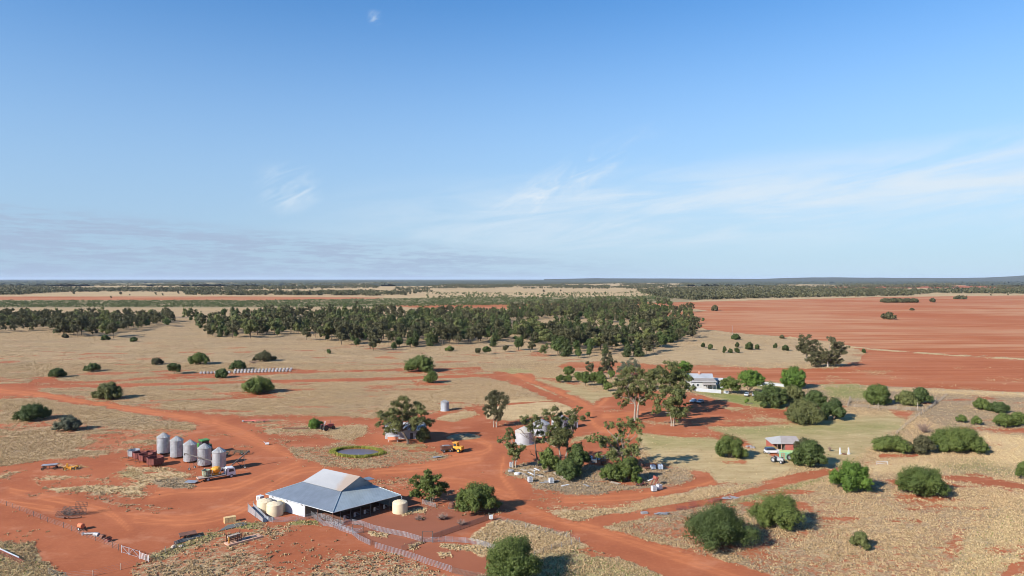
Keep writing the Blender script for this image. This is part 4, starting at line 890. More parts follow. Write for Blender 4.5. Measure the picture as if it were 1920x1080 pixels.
def C(f):
    def g_(X, Y):
        cv = smap('cover', X, Y) - 0.25 * (fbm(X / 1.8, Y / 1.8, 3) - 0.4); nz = 0.5 * fbm(X * .55, Y * .55, 3) + .5 * fbm(X * 1.3, Y * 1.3, 2)
        m = np.clip((nz - (1 - cv) * .62 - .2) * 9, 0, 1) * np.clip(cv * 4, 0, 1) * (1 - .97 * smap('mown', X, Y)); return m * f(X, Y)
    return g_
tufts('dry_grass', 'dry tan grass tussocks over the plain and slope', 330000, 100, 440, C(lambda X, Y: (1 - .8 * smap('grey', X, Y)) * (1 - .75 * smap('pale', X, Y)) * (1 - .8 * smap('green', X, Y))), DRY, 0.25, 0.19, 1)
tufts('straw_grass', 'pale straw coloured grass on the banks and verges', 110000, 100, 330, C(lambda X, Y: smap('pale', X, Y)), STRAW, 0.25, 0.18, 2)
tufts('grey_weeds', 'grey brown weeds on bare ground', 90000, 100, 330, C(lambda X, Y: smap('grey', X, Y)), GREYG, 0.24, 0.2, 3)
tufts('green_weeds', 'green weeds in damp hollows', 24000, 100, 260, C(lambda X, Y: smap('green', X, Y)), GREENG, 0.22, 0.2, 4)
tufts('plain_grass', 'brown grass clumps dotting the farther plain', 120000, 300, 950, C(lambda X, Y: np.clip((Y - 300) / 220, 0, 1) * (0.25 + 0.75 * fbm(X / 45, Y / 90, 3))), leafmat('grass_clump', (0.21, 0.145, 0.08), (0.56, 0.42, 0.25), 0.3), 0.24, 0.50, 6)
#@@OBJECTS@@
# ============================================================ built things
GALV = mat('galvanised_steel', (0.40, 0.415, 0.445), 0.42, 0.55, 0.25, 0.9, rust=.06, rustcol=(.25, .17, .12))
GALVD = mat('galvanised_roof_cone', (0.29, 0.28, 0.27), 0.55, 0.2, 0.2, 1.2)
WHITE = mat('white_paint', (0.55, 0.56, 0.58), 0.5, var=0.06)
RUST = mat('rusty_steel', (0.23, 0.065, 0.045), 0.85, var=0.4, scale=1.2)
DRUST = mat('dark_rust', (0.13, 0.055, 0.035), 0.9, var=0.4, scale=2)
STEEL = mat('dark_steel', (0.10, 0.09, 0.085), 0.7, 0.3, 0.3, 2)
GREYST = mat('grey_steel', (0.30, 0.30, 0.31), 0.6, 0.3, 0.2, 2)
TYRE = mat('tyre_rubber', (0.025, 0.025, 0.025), 0.85)
GLASS = mat('vehicle_glass', (0.03, 0.04, 0.05), 0.12, 0.0, 0.1)
GREEN = mat('tractor_green', (0.05, 0.20, 0.04), 0.5)
YEL = mat('machine_yellow', (0.60, 0.27, 0.025), 0.6, var=0.25, scale=2, rust=0.3)
CREAM = mat('cream_polyethylene', (0.58, 0.48, 0.33), 0.6, var=0.12, scale=.9, rust=.14, rustcol=(.42, .27, .15))
WOODG = mat('weathered_timber', (0.28, 0.235, 0.19), 0.95, var=0.35, scale=2)
STRAWM = mat('straw_block', (0.55, 0.38, 0.18), 0.95, var=0.25, scale=3)
def W2(a, b):      # local frame between two ground pixels: midpoint, heading, length
    A = P(*a); B_ = P(*b); return (A + B_) / 2, ang(A, B_), (B_ - A).length
def corr(name, col, rough=0.45, metal=0.2, var=0.05, direction=(1, 0, 0), pitch=0.35, stain=None):
    m = mat(name, col, rough, metal, var + .09, 0.55, rust=.05, rustcol=tuple(c * .7 for c in col)); t = NT(m.node_tree); b = t.n['Principled BSDF']
    g_ = t.new('ShaderNodeNewGeometry').outputs['Position']
    d = t.new('ShaderNodeVectorMath', operation='DOT_PRODUCT'); t.l.new(g_, d.inputs[0]); d.inputs[1].default_value = direction
    sn = t.math('SINE', t.math('MULTIPLY', d.outputs['Value'], 6.283 / pitch)); bn = t.new('ShaderNodeBump'); bn.inputs['Strength'].default_value = 0.35; bn.inputs['Distance'].default_value = 0.03
    t.l.new(sn, bn.inputs['Height']); t.l.new(bn.outputs[0], b.inputs['Normal']); return m
# ---------------- shearing shed
def shed():
    A = P(498, 926, 3.1); Bc = P(624, 961, 3.0); Cc = P(751, 928, 3.0); D = P(570, 903, 5.0); E = P(640, 921, 5.0); I = P(696, 908.5, 5.0)
    u = (E - D); v = (I - E); J = D + v; back = Cc + (A - Bc) * 1.0; back.z = 3.0
    O = Vector((Bc.x, Bc.y, 0)); root = thing('shearing_shed', 'big grey hip roofed shearing shed with a raised silver gable and white front wall', 'shed', O)
    L = lambda p: Vector(p) - O
    un = u.normalized(); vn = v.normalized()
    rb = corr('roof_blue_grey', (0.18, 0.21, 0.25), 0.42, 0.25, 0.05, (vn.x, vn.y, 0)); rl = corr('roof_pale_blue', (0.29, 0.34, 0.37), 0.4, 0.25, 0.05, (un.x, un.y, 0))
    # one continuous roof skirt, one part per slope
    th = 0.08
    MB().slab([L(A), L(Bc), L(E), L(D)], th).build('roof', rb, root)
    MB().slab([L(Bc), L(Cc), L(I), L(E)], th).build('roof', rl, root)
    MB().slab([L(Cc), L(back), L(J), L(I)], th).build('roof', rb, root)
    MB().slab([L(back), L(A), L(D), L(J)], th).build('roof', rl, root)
    for p, q in ((Bc, E), (Cc, I), (A, D)): MB().tube(L(p) + Vector((0, 0, .05)), L(q) + Vector((0, 0, .05)), .1, n=6).build('ridge_cap', rl, root)
    gut = MB()
    for p, q in ((A, Bc), (Bc, Cc), (Cc, back)): gut.tube(L(p) + Vector((0, 0, -.06)), L(q) + Vector((0, 0, -.06)), .085, n=6)
    gut.build('gutter', mat('gutter_white', (0.36, 0.38, 0.40), 0.5), root)
    # raised gable block
    Fp = P(607, 878.5, 8.0); Gp = P(675, 893, 8.0)
    mid = (E + I) / 2; Fr = Vector((Fp.x, Fp.y, 8.0)); Gr = Vector((Gp.x, Gp.y, 8.0))
    silver = mat('roof_silver', (0.31, 0.315, 0.325), 0.45, 0.25, 0.05, 0.3)
    t = NT(silver.node_tree); b = t.n['Principled BSDF']; old = b.inputs['Base Color'].links[0].from_socket
    g_ = t.new('ShaderNodeNewGeometry').outputs['Position']; dd = t.new('ShaderNodeVectorMath', operation='DOT_PRODUCT'); t.l.new(g_, dd.inputs[0]); dd.inputs[1].default_value = (un.x, un.y, 0)
    ee = E.dot(un); st = t.math('ADD', dd.outputs['Value'], t.math('MULTIPLY', t.noise(g_, 0.9, 4), 2.2))
    msk = t.math('MULTIPLY', t.ramp(st, ee - 2.8 + 1.1, ee - 0.9 + 1.1), 0.75); t.l.new(t.mix(msk, old, (0.31, 0.225, 0.16)), b.inputs['Base Color'])
    up = Vector((0, 0, .12)); o1 = -vn * 0.25
    MB().slab([L(D) + up + o1, L(E) + up + o1 + un * .3, L(Gr) + un * .1, L(Fr)], th).build('gable_roof', silver, root)
    hv_ = Gr - E; off = vn * (2 * hv_.dot(vn))
    MB().slab([L(Fr), L(Gr) + un * .1, L(E) + off + up + un * .3, L(D) + off + up], th).build('gable_roof', silver, root)
    lou = MB(); lou.slab([L(I) + Vector((0, 0, 1.5)) + un * .9 - vn * 2.6, L(I) + Vector((0, 0, 1.5)) + un * .9 + vn * .2, L(I) + Vector((0, 0, 1.7)) - un * 1 + vn * .2, L(I) + Vector((0, 0, 1.7)) - un * 1 - vn * 2.6], .07)
    lou.build('ridge_vent', rb, root)
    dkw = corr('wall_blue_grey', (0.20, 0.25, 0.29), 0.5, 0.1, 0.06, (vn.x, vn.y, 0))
    gw = MB(); e0 = L(E); i0 = L(E) + off; g0 = L(Gr) - Vector((0, 0, .12)); gw.add([(e0.x, e0.y, 4.6), (i0.x, i0.y, 4.6), (i0.x, i0.y, 5.1), tuple(g0), (e0.x, e0.y, 5.1)], [(0, 1, 2, 3, 4)])
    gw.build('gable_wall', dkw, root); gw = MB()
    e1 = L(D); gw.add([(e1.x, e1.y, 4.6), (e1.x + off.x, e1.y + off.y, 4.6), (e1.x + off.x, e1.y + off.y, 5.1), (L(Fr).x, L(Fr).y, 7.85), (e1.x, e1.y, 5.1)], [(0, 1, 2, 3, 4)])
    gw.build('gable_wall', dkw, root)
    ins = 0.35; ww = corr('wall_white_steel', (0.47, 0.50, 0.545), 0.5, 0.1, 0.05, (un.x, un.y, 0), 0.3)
    ab = (Bc - A).normalized(); bc = (Cc - Bc).normalized()
    a_ = L(A) + (ab * .5 + bc * .5); w_end = L(A) + ab * ((Bc - A).length * 0.575) + bc * .5
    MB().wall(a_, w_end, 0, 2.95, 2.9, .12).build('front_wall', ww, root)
    MB().wall(w_end + ab * .08, w_end + bc * 6 + ab * .08, 0, 2.9, 3.6, .1).build('side_wall', mat('bay_shade_board', (0.12, 0.10, 0.08), .9), root)  # board colour darkened to carry the shade of the open bay
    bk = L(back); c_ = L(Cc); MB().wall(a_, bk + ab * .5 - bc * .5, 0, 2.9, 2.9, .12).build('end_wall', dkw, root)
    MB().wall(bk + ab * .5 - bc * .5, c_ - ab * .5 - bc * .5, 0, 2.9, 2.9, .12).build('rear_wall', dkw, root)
    inn = L(E) - bc * .0; MB().wall(L(D) + Vector((0, 0, -5)) , L(E) + Vector((0, 0, -5)), 0, 4.4, 4.4, .1).build('inner_wall', mat('bay_shade_board', (0.12, 0.10, 0.08), .9), root)
    MB().wall(L(E) - Vector((0, 0, 5)), L(I) - Vector((0, 0, 5)), 0.0, 4.4, 4.4, .1).build('inner_wall', mat('bay_shade_board', (0.12, 0.10, 0.08), .9), root)
    for k in range(5):
        p = L(A) + ab * (2 + k * 2.6) + bc * .40; MB().box((p.x, p.y, 2.62), (.5, .08, .22), math.atan2(ab.y, ab.x)).build('vent', STEEL, root) if k in (0, 2, 4) else None
    for p_ in (Bc - ab * .15 + bc * .15,): pp_ = L(p_); MB().tube((pp_.x, pp_.y, 0), (pp_.x, pp_.y, 2.95), .09, n=8).build('post', DRUST, root)
    p = L(A) + ab * ((Bc - A).length * 0.78) + bc * .2; MB().tube((p.x, p.y, 0), (p.x, p.y, 2.95), .08, n=8).build('post', DRUST, root)
    n = 7
    for k in range(1, n + 1):
        p = L(Bc) + bc * ((Cc - Bc).length * k / n - .4) - ab * .3; MB().tube((p.x, p.y, 0), (p.x, p.y, 2.95), .07, n=8).build('post', STEEL, root)
    # steel pens under the roof
    for k in range(5):
        pen = MB()
        p = L(Bc) + bc * (4 + 2.6 * k) - ab * 1.8; q = p + bc * 1.5
        for z in (.3, .6, .95): pen.tube((p.x, p.y, z), (q.x, q.y, z), .03, n=4)
        pen.wall(p, p + bc * .5, 0.1, 1.05, 1.05, .04)
        pen.build('pen', GALV, root)
    fl = MB(); fl.slab([L(A) * 1 + Vector((0, 0, -3.02)) + (ab * .6 + bc * .6), L(Bc) + Vector((0, 0, -2.93)) - ab * .4 + bc * .4, L(Cc) + Vector((0, 0, -2.93)) - ab * .4 - bc * .4, L(back) + Vector((0, 0, -2.93)) + ab * .6 - bc * .6], .05)
    fl.build('floor', mat('shed_floor', (0.16, 0.07, 0.045), .95, var=.3), root)
    dp = L(Cc); MB().tube((dp.x, dp.y, 2.9), (dp.x + .5, dp.y - .9, 2.75), .07, n=6).tube((dp.x + .5, dp.y - .9, 2.75), (dp.x + .35, dp.y - 1.3, 2.35), .07, n=6).build('downpipe', GALV, root)
shed()
# ---------------- tanks
def ptank(label, px, py, r_=1.8, h=2.35, group=None):
    t = thing('water_tank', label, 'water tank', P(px, py), 0.4, group); m = MB()
    m.lathe([(r_ * .99, 0), (r_, .1), (r_ * 1.0, h * .5), (r_ * .985, h), (r_ * .93, h + .12), (r_ * .5, h + .38), (.28, h + .47), (0.001, h + .47)], 40)
    m.build('body', CREAM, t, smooth=True); rb = MB()
    for k in range(14):
        a = k * 2 * math.pi / 14; c, s_ = math.cos(a), math.sin(a); rb.tube((r_ * .9 * c, r_ * .9 * s_, h + .15), (.35 * c, .35 * s_, h + .47), .045, .03, 5)
    rb.build('roof_rib', CREAM, t); MB().lathe([(.3, h + .45), (.3, h + .56), (.001, h + .58)], 16).build('lid', CREAM, t, smooth=True); return t
yb = lambda py: py
ptank('cream tank half hidden behind another at the white wall', 497, 959, 1.85, 2.5)
ptank('front cream tank of the pair at the white shed wall', 515.5, 965, 1.85, 2.5)
ptank('third cream tank tucked in the shade of the front one', 528, 957, 1.5, 2.0)
ptank('cream tank standing alone under the shed downpipe', 750, 960, 1.75, 2.3)
t = thing('air_cooler', 'white box shaped cooler beside the cream tanks', 'cooler', P(488, 946), ang(P(498, 972), P(560, 990)))
MB().box((0, 0, 1.6), (1.4, 1.2, 1.1)).build('housing', WHITE, t); MB().box((0, 0, .5), (1.0, .9, 1.0)).build('stand', GREYST, t); MB().box((0, -.62, 1.6), (1.0, .05, .8)).build('grille', GREYST, t)
# loading ramp
mp, rz, ln = W2((474, 962), (494, 976)); t = thing('loading_ramp', 'grey galvanised loading ramp left of the cream tanks', 'loading ramp', mp, rz)
for s_ in (-.55, .55):
    m = MB(); m.prism([(-ln * .7, .1), (ln * .7, .1), (ln * .7, .9), (-ln * .7, 1.9)], s_ - .03, s_ + .03); m.build('side_panel', GALV, t)
MB().prism([(-ln * .7, .9), (-ln * .7, .98), (ln * .7, .12), (ln * .7, .04)], -.5, .5).build('floor', GREYST, t)
for k in range(3):
    for s_ in (-.62, .62): MB().box((-ln * .7 + k * ln * .7, s_, 1.1 - .3 * k), (.1, .1, 2.3 - .6 * k)).build('post', GALV, t)
# ---------------- silos
def silo(label, px, py, r_=1.83, h=4.75, rh=1.15, leg=0.55, n=28, group=None, rz=0.0, ladder=True, metal=None, cone=None):
    t = thing('grain_silo', label, 'grain silo', P(px, py), rz, group); m = MB(); pr = []; nb = 7 if leg else 6
    for k in range(nb + 1):
        z = leg + h * k / nb; pr += [(r_ * 1.001, z - .03), (r_ * 1.005, z), (r_ * 1.001, z + .03)]
        if k < nb: pr += [(r_, z + .06), (r_ * 1.002, z + h / nb / 2), (r_, z + h / nb - .06)]
    m.lathe(pr, 40); m.build('body', metal or GALV, t, smooth=True)
    top = leg + h; m = MB(); m.lathe([(r_ * 1.05, top - .02), (r_ * 1.05, top + .03), (.28, top + rh), (.28, top + rh + .12), (.001, top + rh + .16)], n); m.build('roof', cone or GALVD, t)
    rb = MB()
    for k in range(n // 2):
        a = k * 4 * math.pi / n; c, s_ = math.cos(a), math.sin(a); rb.tube((r_ * 1.04 * c, r_ * 1.04 * s_, top + .05), (.28 * c, .28 * s_, top + rh + .02), .045, .03, 4)
    rb.build('roof_rib', GALV, t)
    MB().box((-.5 * r_, -.45 * r_, top + .48), (.5, .5, .12), .7, -.3).build('hatch', GALV, t)
    if leg:
        MB().lathe([(r_ * .96, leg), (.4, .18), (.001, .18)], 24).build('hopper', GREYST, t)
        for k in range(8):
            a = k * math.pi / 4 + .2; MB().tube((r_ * .9 * math.cos(a), r_ * .9 * math.sin(a), 0), (r_ * .9 * math.cos(a), r_ * .9 * math.sin(a), leg + .1), .07, n=6).build('leg', DRUST, t)
    else: MB().lathe([(r_ * 1.12, 0), (r_ * 1.12, .14), (r_ * .9, .14)], 32).build('footing', mat('concrete', (.42, .38, .33), .9), t)
    if ladder:
        m = MB(); a = -1.2; c, s_ = math.cos(a), math.sin(a)
        for o_ in (-.2, .2): m.tube((1.07 * r_ * c - o_ * s_, 1.07 * r_ * s_ + o_ * c, leg), (1.07 * r_ * c - o_ * s_, 1.07 * r_ * s_ + o_ * c, top + .3), .03, n=4)
        for k in range(int(h / .4)): m.tube((1.07 * r_ * c + .2 * s_, 1.07 * r_ * s_ - .2 * c, leg + .3 + .4 * k), (1.07 * r_ * c - .2 * s_, 1.07 * r_ * s_ + .2 * c, leg + .3 + .4 * k), .02, n=4)
        m.build('ladder', GREYST, t)
    return t
for (px, py, lb) in [(306.5, 851, 'first galvanised silo of the row, nearest the straw field'), (331.5, 858, 'second galvanised silo of the row, from the straw field end'), (356.5, 866, 'middle galvanised silo of the row of five'), (383.5, 873.5, 'fourth silo of the row, crossed by the dark auger tube'), (411, 881.5, 'last galvanised silo of the row, behind the flatbed truck')]:
    s_ = silo(lb, px, py, 1.85, 4.7, 1.2, group='row of five silos')
TARN = mat('tarnished_steel', (0.30, 0.33, 0.37), 0.6, 0.2, 0.3, 1.0); DULL = mat('dull_cone', (0.36, 0.32, 0.27), .8, var=.15)
silo('small tarnished silo alone at the edge of the dry field', 834, 770, 1.7, 3.6, .8, 0, 16, metal=TARN)
silo('large round grain tank with a brown cone roof, left of three', 983, 831, 3.0, 4.0, 1.5, 0, 24, metal=mat('bright_galv', (.36, .375, .40), .5, .2, .14, .8), cone=DULL)
silo('large round grain tank partly behind the gum foliage, middle of three', 1015, 815, 2.9, 3.9, 1.5, 0, 24, metal=mat('bright_galv', (.56, .58, .60)))
silo('large round grain tank right of three behind the open gum', 1049, 803, 2.9, 3.7, 1.4, 0, 24, metal=mat('bright_galv', (.56, .58, .60)))
# white open shelter behind gum
mp, rz, ln = W2((1058, 803), (1081, 800)); t = thing('tin_hut', 'small white tin hut behind the upper right of the open gum', 'hut', mp, rz)
MB().box((0, 0, 1.2), (4.6, 3, 2.4)).build('wall', WHITE, t); MB().slab([(-2.5, -1.7, 2.45), (2.5, -1.7, 2.45), (2.5, 1.7, 3.0), (-2.5, 1.7, 3.0)], .08).build('roof', WHITE, t); MB().box((1.2, -1.52, 1.0), (.9, .06, 2.0)).build('door', STEEL, t)
# ---------------- hex field bins
def fbin(label, px, py, w, h, m_, rz=0.2):
    t = thing('field_bin', label, 'field bin', P(px, py), rz); n = 8
    m = MB(); pr = [(w * .46, .55), (w * .5, .8), (w * .5, h), (w * .53, h + .03), (w * .53, h + .12), (w * .49, h + .12), (w * .49, .8), (.3, .45), (.001, .45)]
    m.lathe(pr, n); m.build('tub', m_, t)
    rb = MB()
    for k in range(n * 2):
        a = k * math.pi / n; q = w * .5 * (1 if k % 2 == 0 else math.cos(math.pi / n)) + .03; rb.tube((q * math.cos(a), q * math.sin(a), .75), (q * math.cos(a), q * math.sin(a), h), .05, n=4)
    rb.build('stiffener', m_, t)
    for sx in (-1, 1):
        for sy in (-1, 1): MB().tube((sx * w * .33, sy * w * .33, 0), (sx * w * .33, sy * w * .33, .9), .07, n=5).build('leg', DRUST, t)
    MB().tube((-w * .4, -.5, .25), (-w * .9, 0, .2), .06, n=5).tube((-w * .4, .5, .25), (-w * .9, 0, .2), .06, n=5).build('drawbar', DRUST, t); return t
BRED = mat('bin_red_brown', (0.15, 0.04, 0.033), .8, var=.35, scale=1.3, rust=.3)
fbin('galvanised open bin at the left end of the red bins', 251, 858, 3.3, 2.3, GALV)
fbin('rust red open bin next to the galvanised one', 262, 862, 3.6, 2.2, BRED, .5)
fbin('middle rust red open bin', 273, 866, 3.8, 2.2, BRED, .1)
fbin('largest rust red open bin, in front', 291, 873, 4.4, 2.4, BRED, .3)
fbin('rust red open bin behind, nearest the silos', 281, 859, 3.6, 1.9, BRED, .6)
# ---------------- wheels, vehicles
def wheel(parent, x, y, r_, w, rimm=WHITE, name='wheel'):
    m = MB(); pr = [(r_ * .62, -w / 2), (r_ * .93, -w / 2), (r_, -w * .3), (r_, w * .3), (r_ * .93, w / 2), (r_ * .62, w / 2)]
    v0 = MB(); v0.lathe(pr, 20); m.add([(a + x, c + y, b + r_) for a, b, c in v0.v], v0.f); o = m.build(name, TYRE, parent)
    v0 = MB(); v0.lathe([(.001, -w * .2), (r_ * .25, -w * .38), (r_ * .62, -w * .3), (r_ * .62, w * .3), (r_ * .25, w * .38), (.001, w * .2)], 16); m = MB(); m.add([(a + x, c + y, b + r_) for a, b, c in v0.v], v0.f); m.build('rim', rimm, o); return o
def tractor(label, px, py, rz, col, cab=True, rim=YEL, s=1.0, grp=None):
    t = thing('tractor', label, 'tractor', P(px, py), rz, grp, s)
    MB().prism([(.2, .8), (2.4, .9), (2.5, 1.2), (2.4, 1.75), (.3, 1.95)], -.42, .42).build('hood', col, t)
    MB().box((0.3, 0, .85), (3.4, .5, .5)).build('chassis', STEEL, t)
    if cab:
        MB().prism([(-1.3, 1.2), (.25, 1.2), (.35, 1.8), (.1, 2.75), (-1.2, 2.75)], -.72, .72).build('cab', GLASS, t); MB().box((-.52, 0, 2.85), (1.75, 1.65, .22)).build('cab_roof', col, t)
    else: MB().box((-.8, 0, 1.6), (.6, .6, .2)).box((-1.1, 0, 1.9), (.1, .6, .5)).build('seat', STEEL, t)
    for s_ in (-1, 1):
        wheel(t, -.9, s_ * 1.0, .92, .5, rim); wheel(t, 1.9, s_ * .85, .6, .35, rim)
        MB().box((-.9, s_ * .98, 1.85), (1.3, .5, .09)).build('mudguard', col, t)
    MB().tube((1.5, .3, 1.8), (1.5, .3, 2.9), .06, n=6).build('exhaust', STEEL, t); return t
tractor('green tractor with a cab behind the middle silos', 381, 849, 2.4, GREEN, s=1.45)
def truck():
    mp, rz, ln = W2((375, 903), (437, 893)); t = thing('flatbed_truck', 'white cab flatbed truck carrying a yellow mixer and a green tub', 'truck', mp, rz)
    MB().box((-.9, 0, .78), (8.4, .8, .3)).build('chassis', STEEL, t)
    MB().box((-1.35, 0, 1.05), (6.9, 2.35, .16)).build('deck', mat('deck_grey', (.34, .27, .23), .8, var=.2), t)
    MB().box((-4.84, 0, 1.0), (.08, 2.35, .34)).build('tail_board', mat('tail_orange', (.62, .30, .20), .7, var=.3), t)
    MB().box((2.1, 0, 1.8), (.12, 2.3, 1.6)).build('headboard', WHITE, t)
    c = MB().prism([(2.35, .7), (4.55, .7), (4.62, 1.5), (4.35, 2.55), (4.15, 2.7), (2.4, 2.75)], -1.08, 1.08).build('cab', WHITE, t)
    MB().prism([(4.60, 1.62), (4.66, 1.62), (4.42, 2.46), (4.36, 2.46)], -.92, .92).build('windscreen', GLASS, c)
    for s_ in (-1, 1): MB().prism([(2.9, 1.65), (4.2, 1.65), (4.05, 2.4), (2.95, 2.4)], s_ * 1.08 - .015, s_ * 1.08 + .015).build('side_window', GLASS, c); MB().box((4.6, s_ * .8, .95), (.08, .3, .2)).build('headlight', GREYST, t)
    MB().box((4.66, 0, .62), (.15, 2.2, .24)).build('bumper', GREYST, t)
    for x in (3.55, -2.4):
        for s_ in (-1, 1): wheel(t, x, s_ * .95, .5, .3 if x > 0 else .45)
    M = Matrix.Translation(mp) @ Matrix.Rotation(rz, 4, 'Z')
    y = thing('grain_mixer', 'yellow cone shaped mixer on the flatbed truck', 'mixer', M @ Vector((-.2, 0, 1.14)), rz)
    MB().lathe([(.3, .3), (1.0, 1.15), (1.25, 1.5), (1.25, 1.75), (.95, 2.1), (.25, 2.3), (.001, 2.3)], 10).build('hopper', YEL, y)
    MB().box((0, 0, .3), (2.6, 1.6, .14)).tube((-1.2, -.7, .2), (-.5, -.5, 1.3), .08, n=5).tube((-1.2, .7, .2), (-.5, .5, 1.3), .08, n=5).tube((1.2, -.7, .2), (.6, -.5, 1.3), .08, n=5).tube((1.2, .7, .2), (.6, .5, 1.3), .08, n=5).build('frame', YEL, y)
    MB().tube((.7, -.6, .4), (1.5, -.6, 1.9), .1, n=6).build('chute', WHITE, y); MB().box((-1.25, 0, 1.0), (.15, 1.2, 1.5)).build('side_board', YEL, y)
    gt = thing('field_tub', 'faded green and rust tub at the rear of the flatbed truck', 'tub', M @ Vector((-2.7, 0, 1.14)), rz)
    MB().lathe([(.5, 0), (1.0, .5), (1.05, 1.6), (1.12, 1.62), (1.12, 1.75), (.98, 1.75), (.95, .6), (.001, .5)], 14).build('tub', mat('faded_green', (.22, .27, .19), .8, var=.3, scale=2, rust=.45), gt)
    MB().tube((1.1, -.9, .1), (1.5, -.9, 1.6), .07, n=6).build('handle', GALV, gt)
truck()
def auger(label, a, b, ha, hb, under=True, r_=.13, m_=STEEL):
    A = P(*a, ha); Bq = P(*b, hb); O = Vector((A.x, A.y, 0)); t = thing('grain_auger', label, 'grain auger', O)
    A_, B_ = A - O, Bq - O; MB().tube(A_, B_, r_, n=10).build('tube', m_, t)
    d = (B_ - A_); MB().box(tuple(A_), (.7, .6, .5), ang(A_, B_)).build('hopper', GREYST, t); MB().tube(B_, B_ + Vector((0.05, 0, -.55)), r_ * 1.3, n=8).build('spout', m_, t)
    if under:
        k = A_ + d * .42; k2 = A_ + d * .68; nn = Vector((-d.y, d.x, 0)).normalized()
        for s_ in (-1, 1):
            g_ = Vector((k2.x, k2.y, .35)) + nn * s_ * 1.1 + Vector((d.x, d.y, 0)) * .06
            MB().tube(k, g_, .05, n=5).tube(k2 + d * .1, g_, .045, n=5).build('strut', STEEL, t)
            w_ = wheel(t, g_.x, g_.y, .36, .2, GREYST)
    return t
auger('long grain auger on wheels rising right of the last silo', (424, 881), (467, 845), .4, 4.6, True, .17)
auger('dark auger tube leaning across the third and fourth silos', (400, 865), (346, 850), 2.7, 4.4, True, .15)
auger('short pale auger behind the yellow mixer', (392, 886), (383, 878), .4, 2.2, False, .1, GALV)
# cultivator
def cultivator(label, px, py, rz, m_, L_=7, Wd=3, n=26, hgt=1.0, name='cultivator', cat='cultivator'):
    t = thing(name, label, cat, P(px, py), rz); q = random.Random(int(px)); f = MB()
    for y in (-Wd / 2, 0, Wd / 2): f.box((0, y, .75 * hgt), (L_, .12, .12))
    for x in (-L_ / 2, -L_ / 4, 0, L_ / 4, L_ / 2): f.box((x, 0, .77 * hgt), (.12, Wd, .1))
    f.build('frame', m_, t)
    for k in range(n):
        x = -L_ / 2 + L_ * (k // 2) / (n // 2 - 1) if n > 3 else 0; y = (-Wd / 2, 0, Wd / 2)[k % 3]; m = MB(); m.tube((x, y, .75 * hgt), (x, y - .35, .45 * hgt), .045, n=4).tube((x, y - .35, .45 * hgt), (x, y + .1, .02), .045, n=4)
        if k % 3 == 0: m.tube((x, y, .8 * hgt), (x + q.uniform(-.2, .2), y, 1.5 * hgt), .05, n=4)
        m.build('tine', m_, t)
    for x in (-L_ * .3, L_ * .3): wheel(t, x, -Wd * .3, .38 * hgt + .05, .25, GREYST)
    MB().tube((0, Wd / 2, .7 * hgt), (0, Wd / 2 + 2.2, .4), .08, n=5).build('drawbar', m_, t); return t
cultivator('dark tined cultivator behind the last silo', 441, 852, .15, mat('plough_green', (.06, .075, .05), .8, var=.4), 7.5, 3, 26, 1.1)
# water trough/ sheet near truck
MBt = MB().slab([(-1.6, -.8, .5), (1.3, -.9, .35), (1.6, .7, .5), (-1.2, .9, .65)], .08).build('metal_sheet', GALV); MBt.location = P(359, 906); tag(MBt, 'bent grey metal sheet on the weeds behind the truck', 'metal sheet')
# ---------------- left yard implements
def trailer(label, a, b, top, h=1.0, wd=1.8, m_=DRUST, name='farm_trailer', cat='trailer', wh=2):
    mp, rz, ln = W2(a, b); t = thing(name, label, cat, mp, rz)
    MB().box((0, 0, h), (ln, wd, .18)).build('tray', top, t); f = MB(); f.box((0, 0, h - .28), (ln * .95, .3, .25)); 
    for k in range(5): f.box((-ln * .45 + k * ln * .22, 0, h - .2), (.12, wd * .9, .14)); f.box((-ln * .45 + k * ln * .22, 0, h * .45), (.1, .1, h * .7))
    f.build('frame', m_, t)
    for x in ([-ln * .42, ln * .38] if wh == 2 else [0]):
        for s_ in (-1, 1): wheel(t, x, s_ * wd * .5, .4, .25, m_)
    return t
trailer('long low implement with a white lid, left of the yellow one', (79, 881), (108, 879), GALV, 1.35, 1.4)
t = thing('grader_blade', 'small yellow grader implement on the red yard', 'grader', P(133, 880), .35)
MB().box((0, 0, .75), (3.6, .35, .3)).tube((-1.6, -.8, .4), (1.4, .6, .8), .12, n=6).tube((-1.4, .8, .5), (1.2, -.7, .8), .1, n=6).build('frame', YEL, t); MB().box((-.3, 0, .35), (.15, 2.6, .6), .5).build('blade', YEL, t)
MB().box((-.9, 0, 1.35), (.35, .5, .9)).build('seat_post', YEL, t); MB().tube((1.7, 0, .8), (4.2, .3, .4), .07, n=5).build('drawbar', YEL, t)
for x in (-1.3, 1.3):
    for s_ in (-1, 1): wheel(t, x, s_ * .85, .45, .22, YEL)
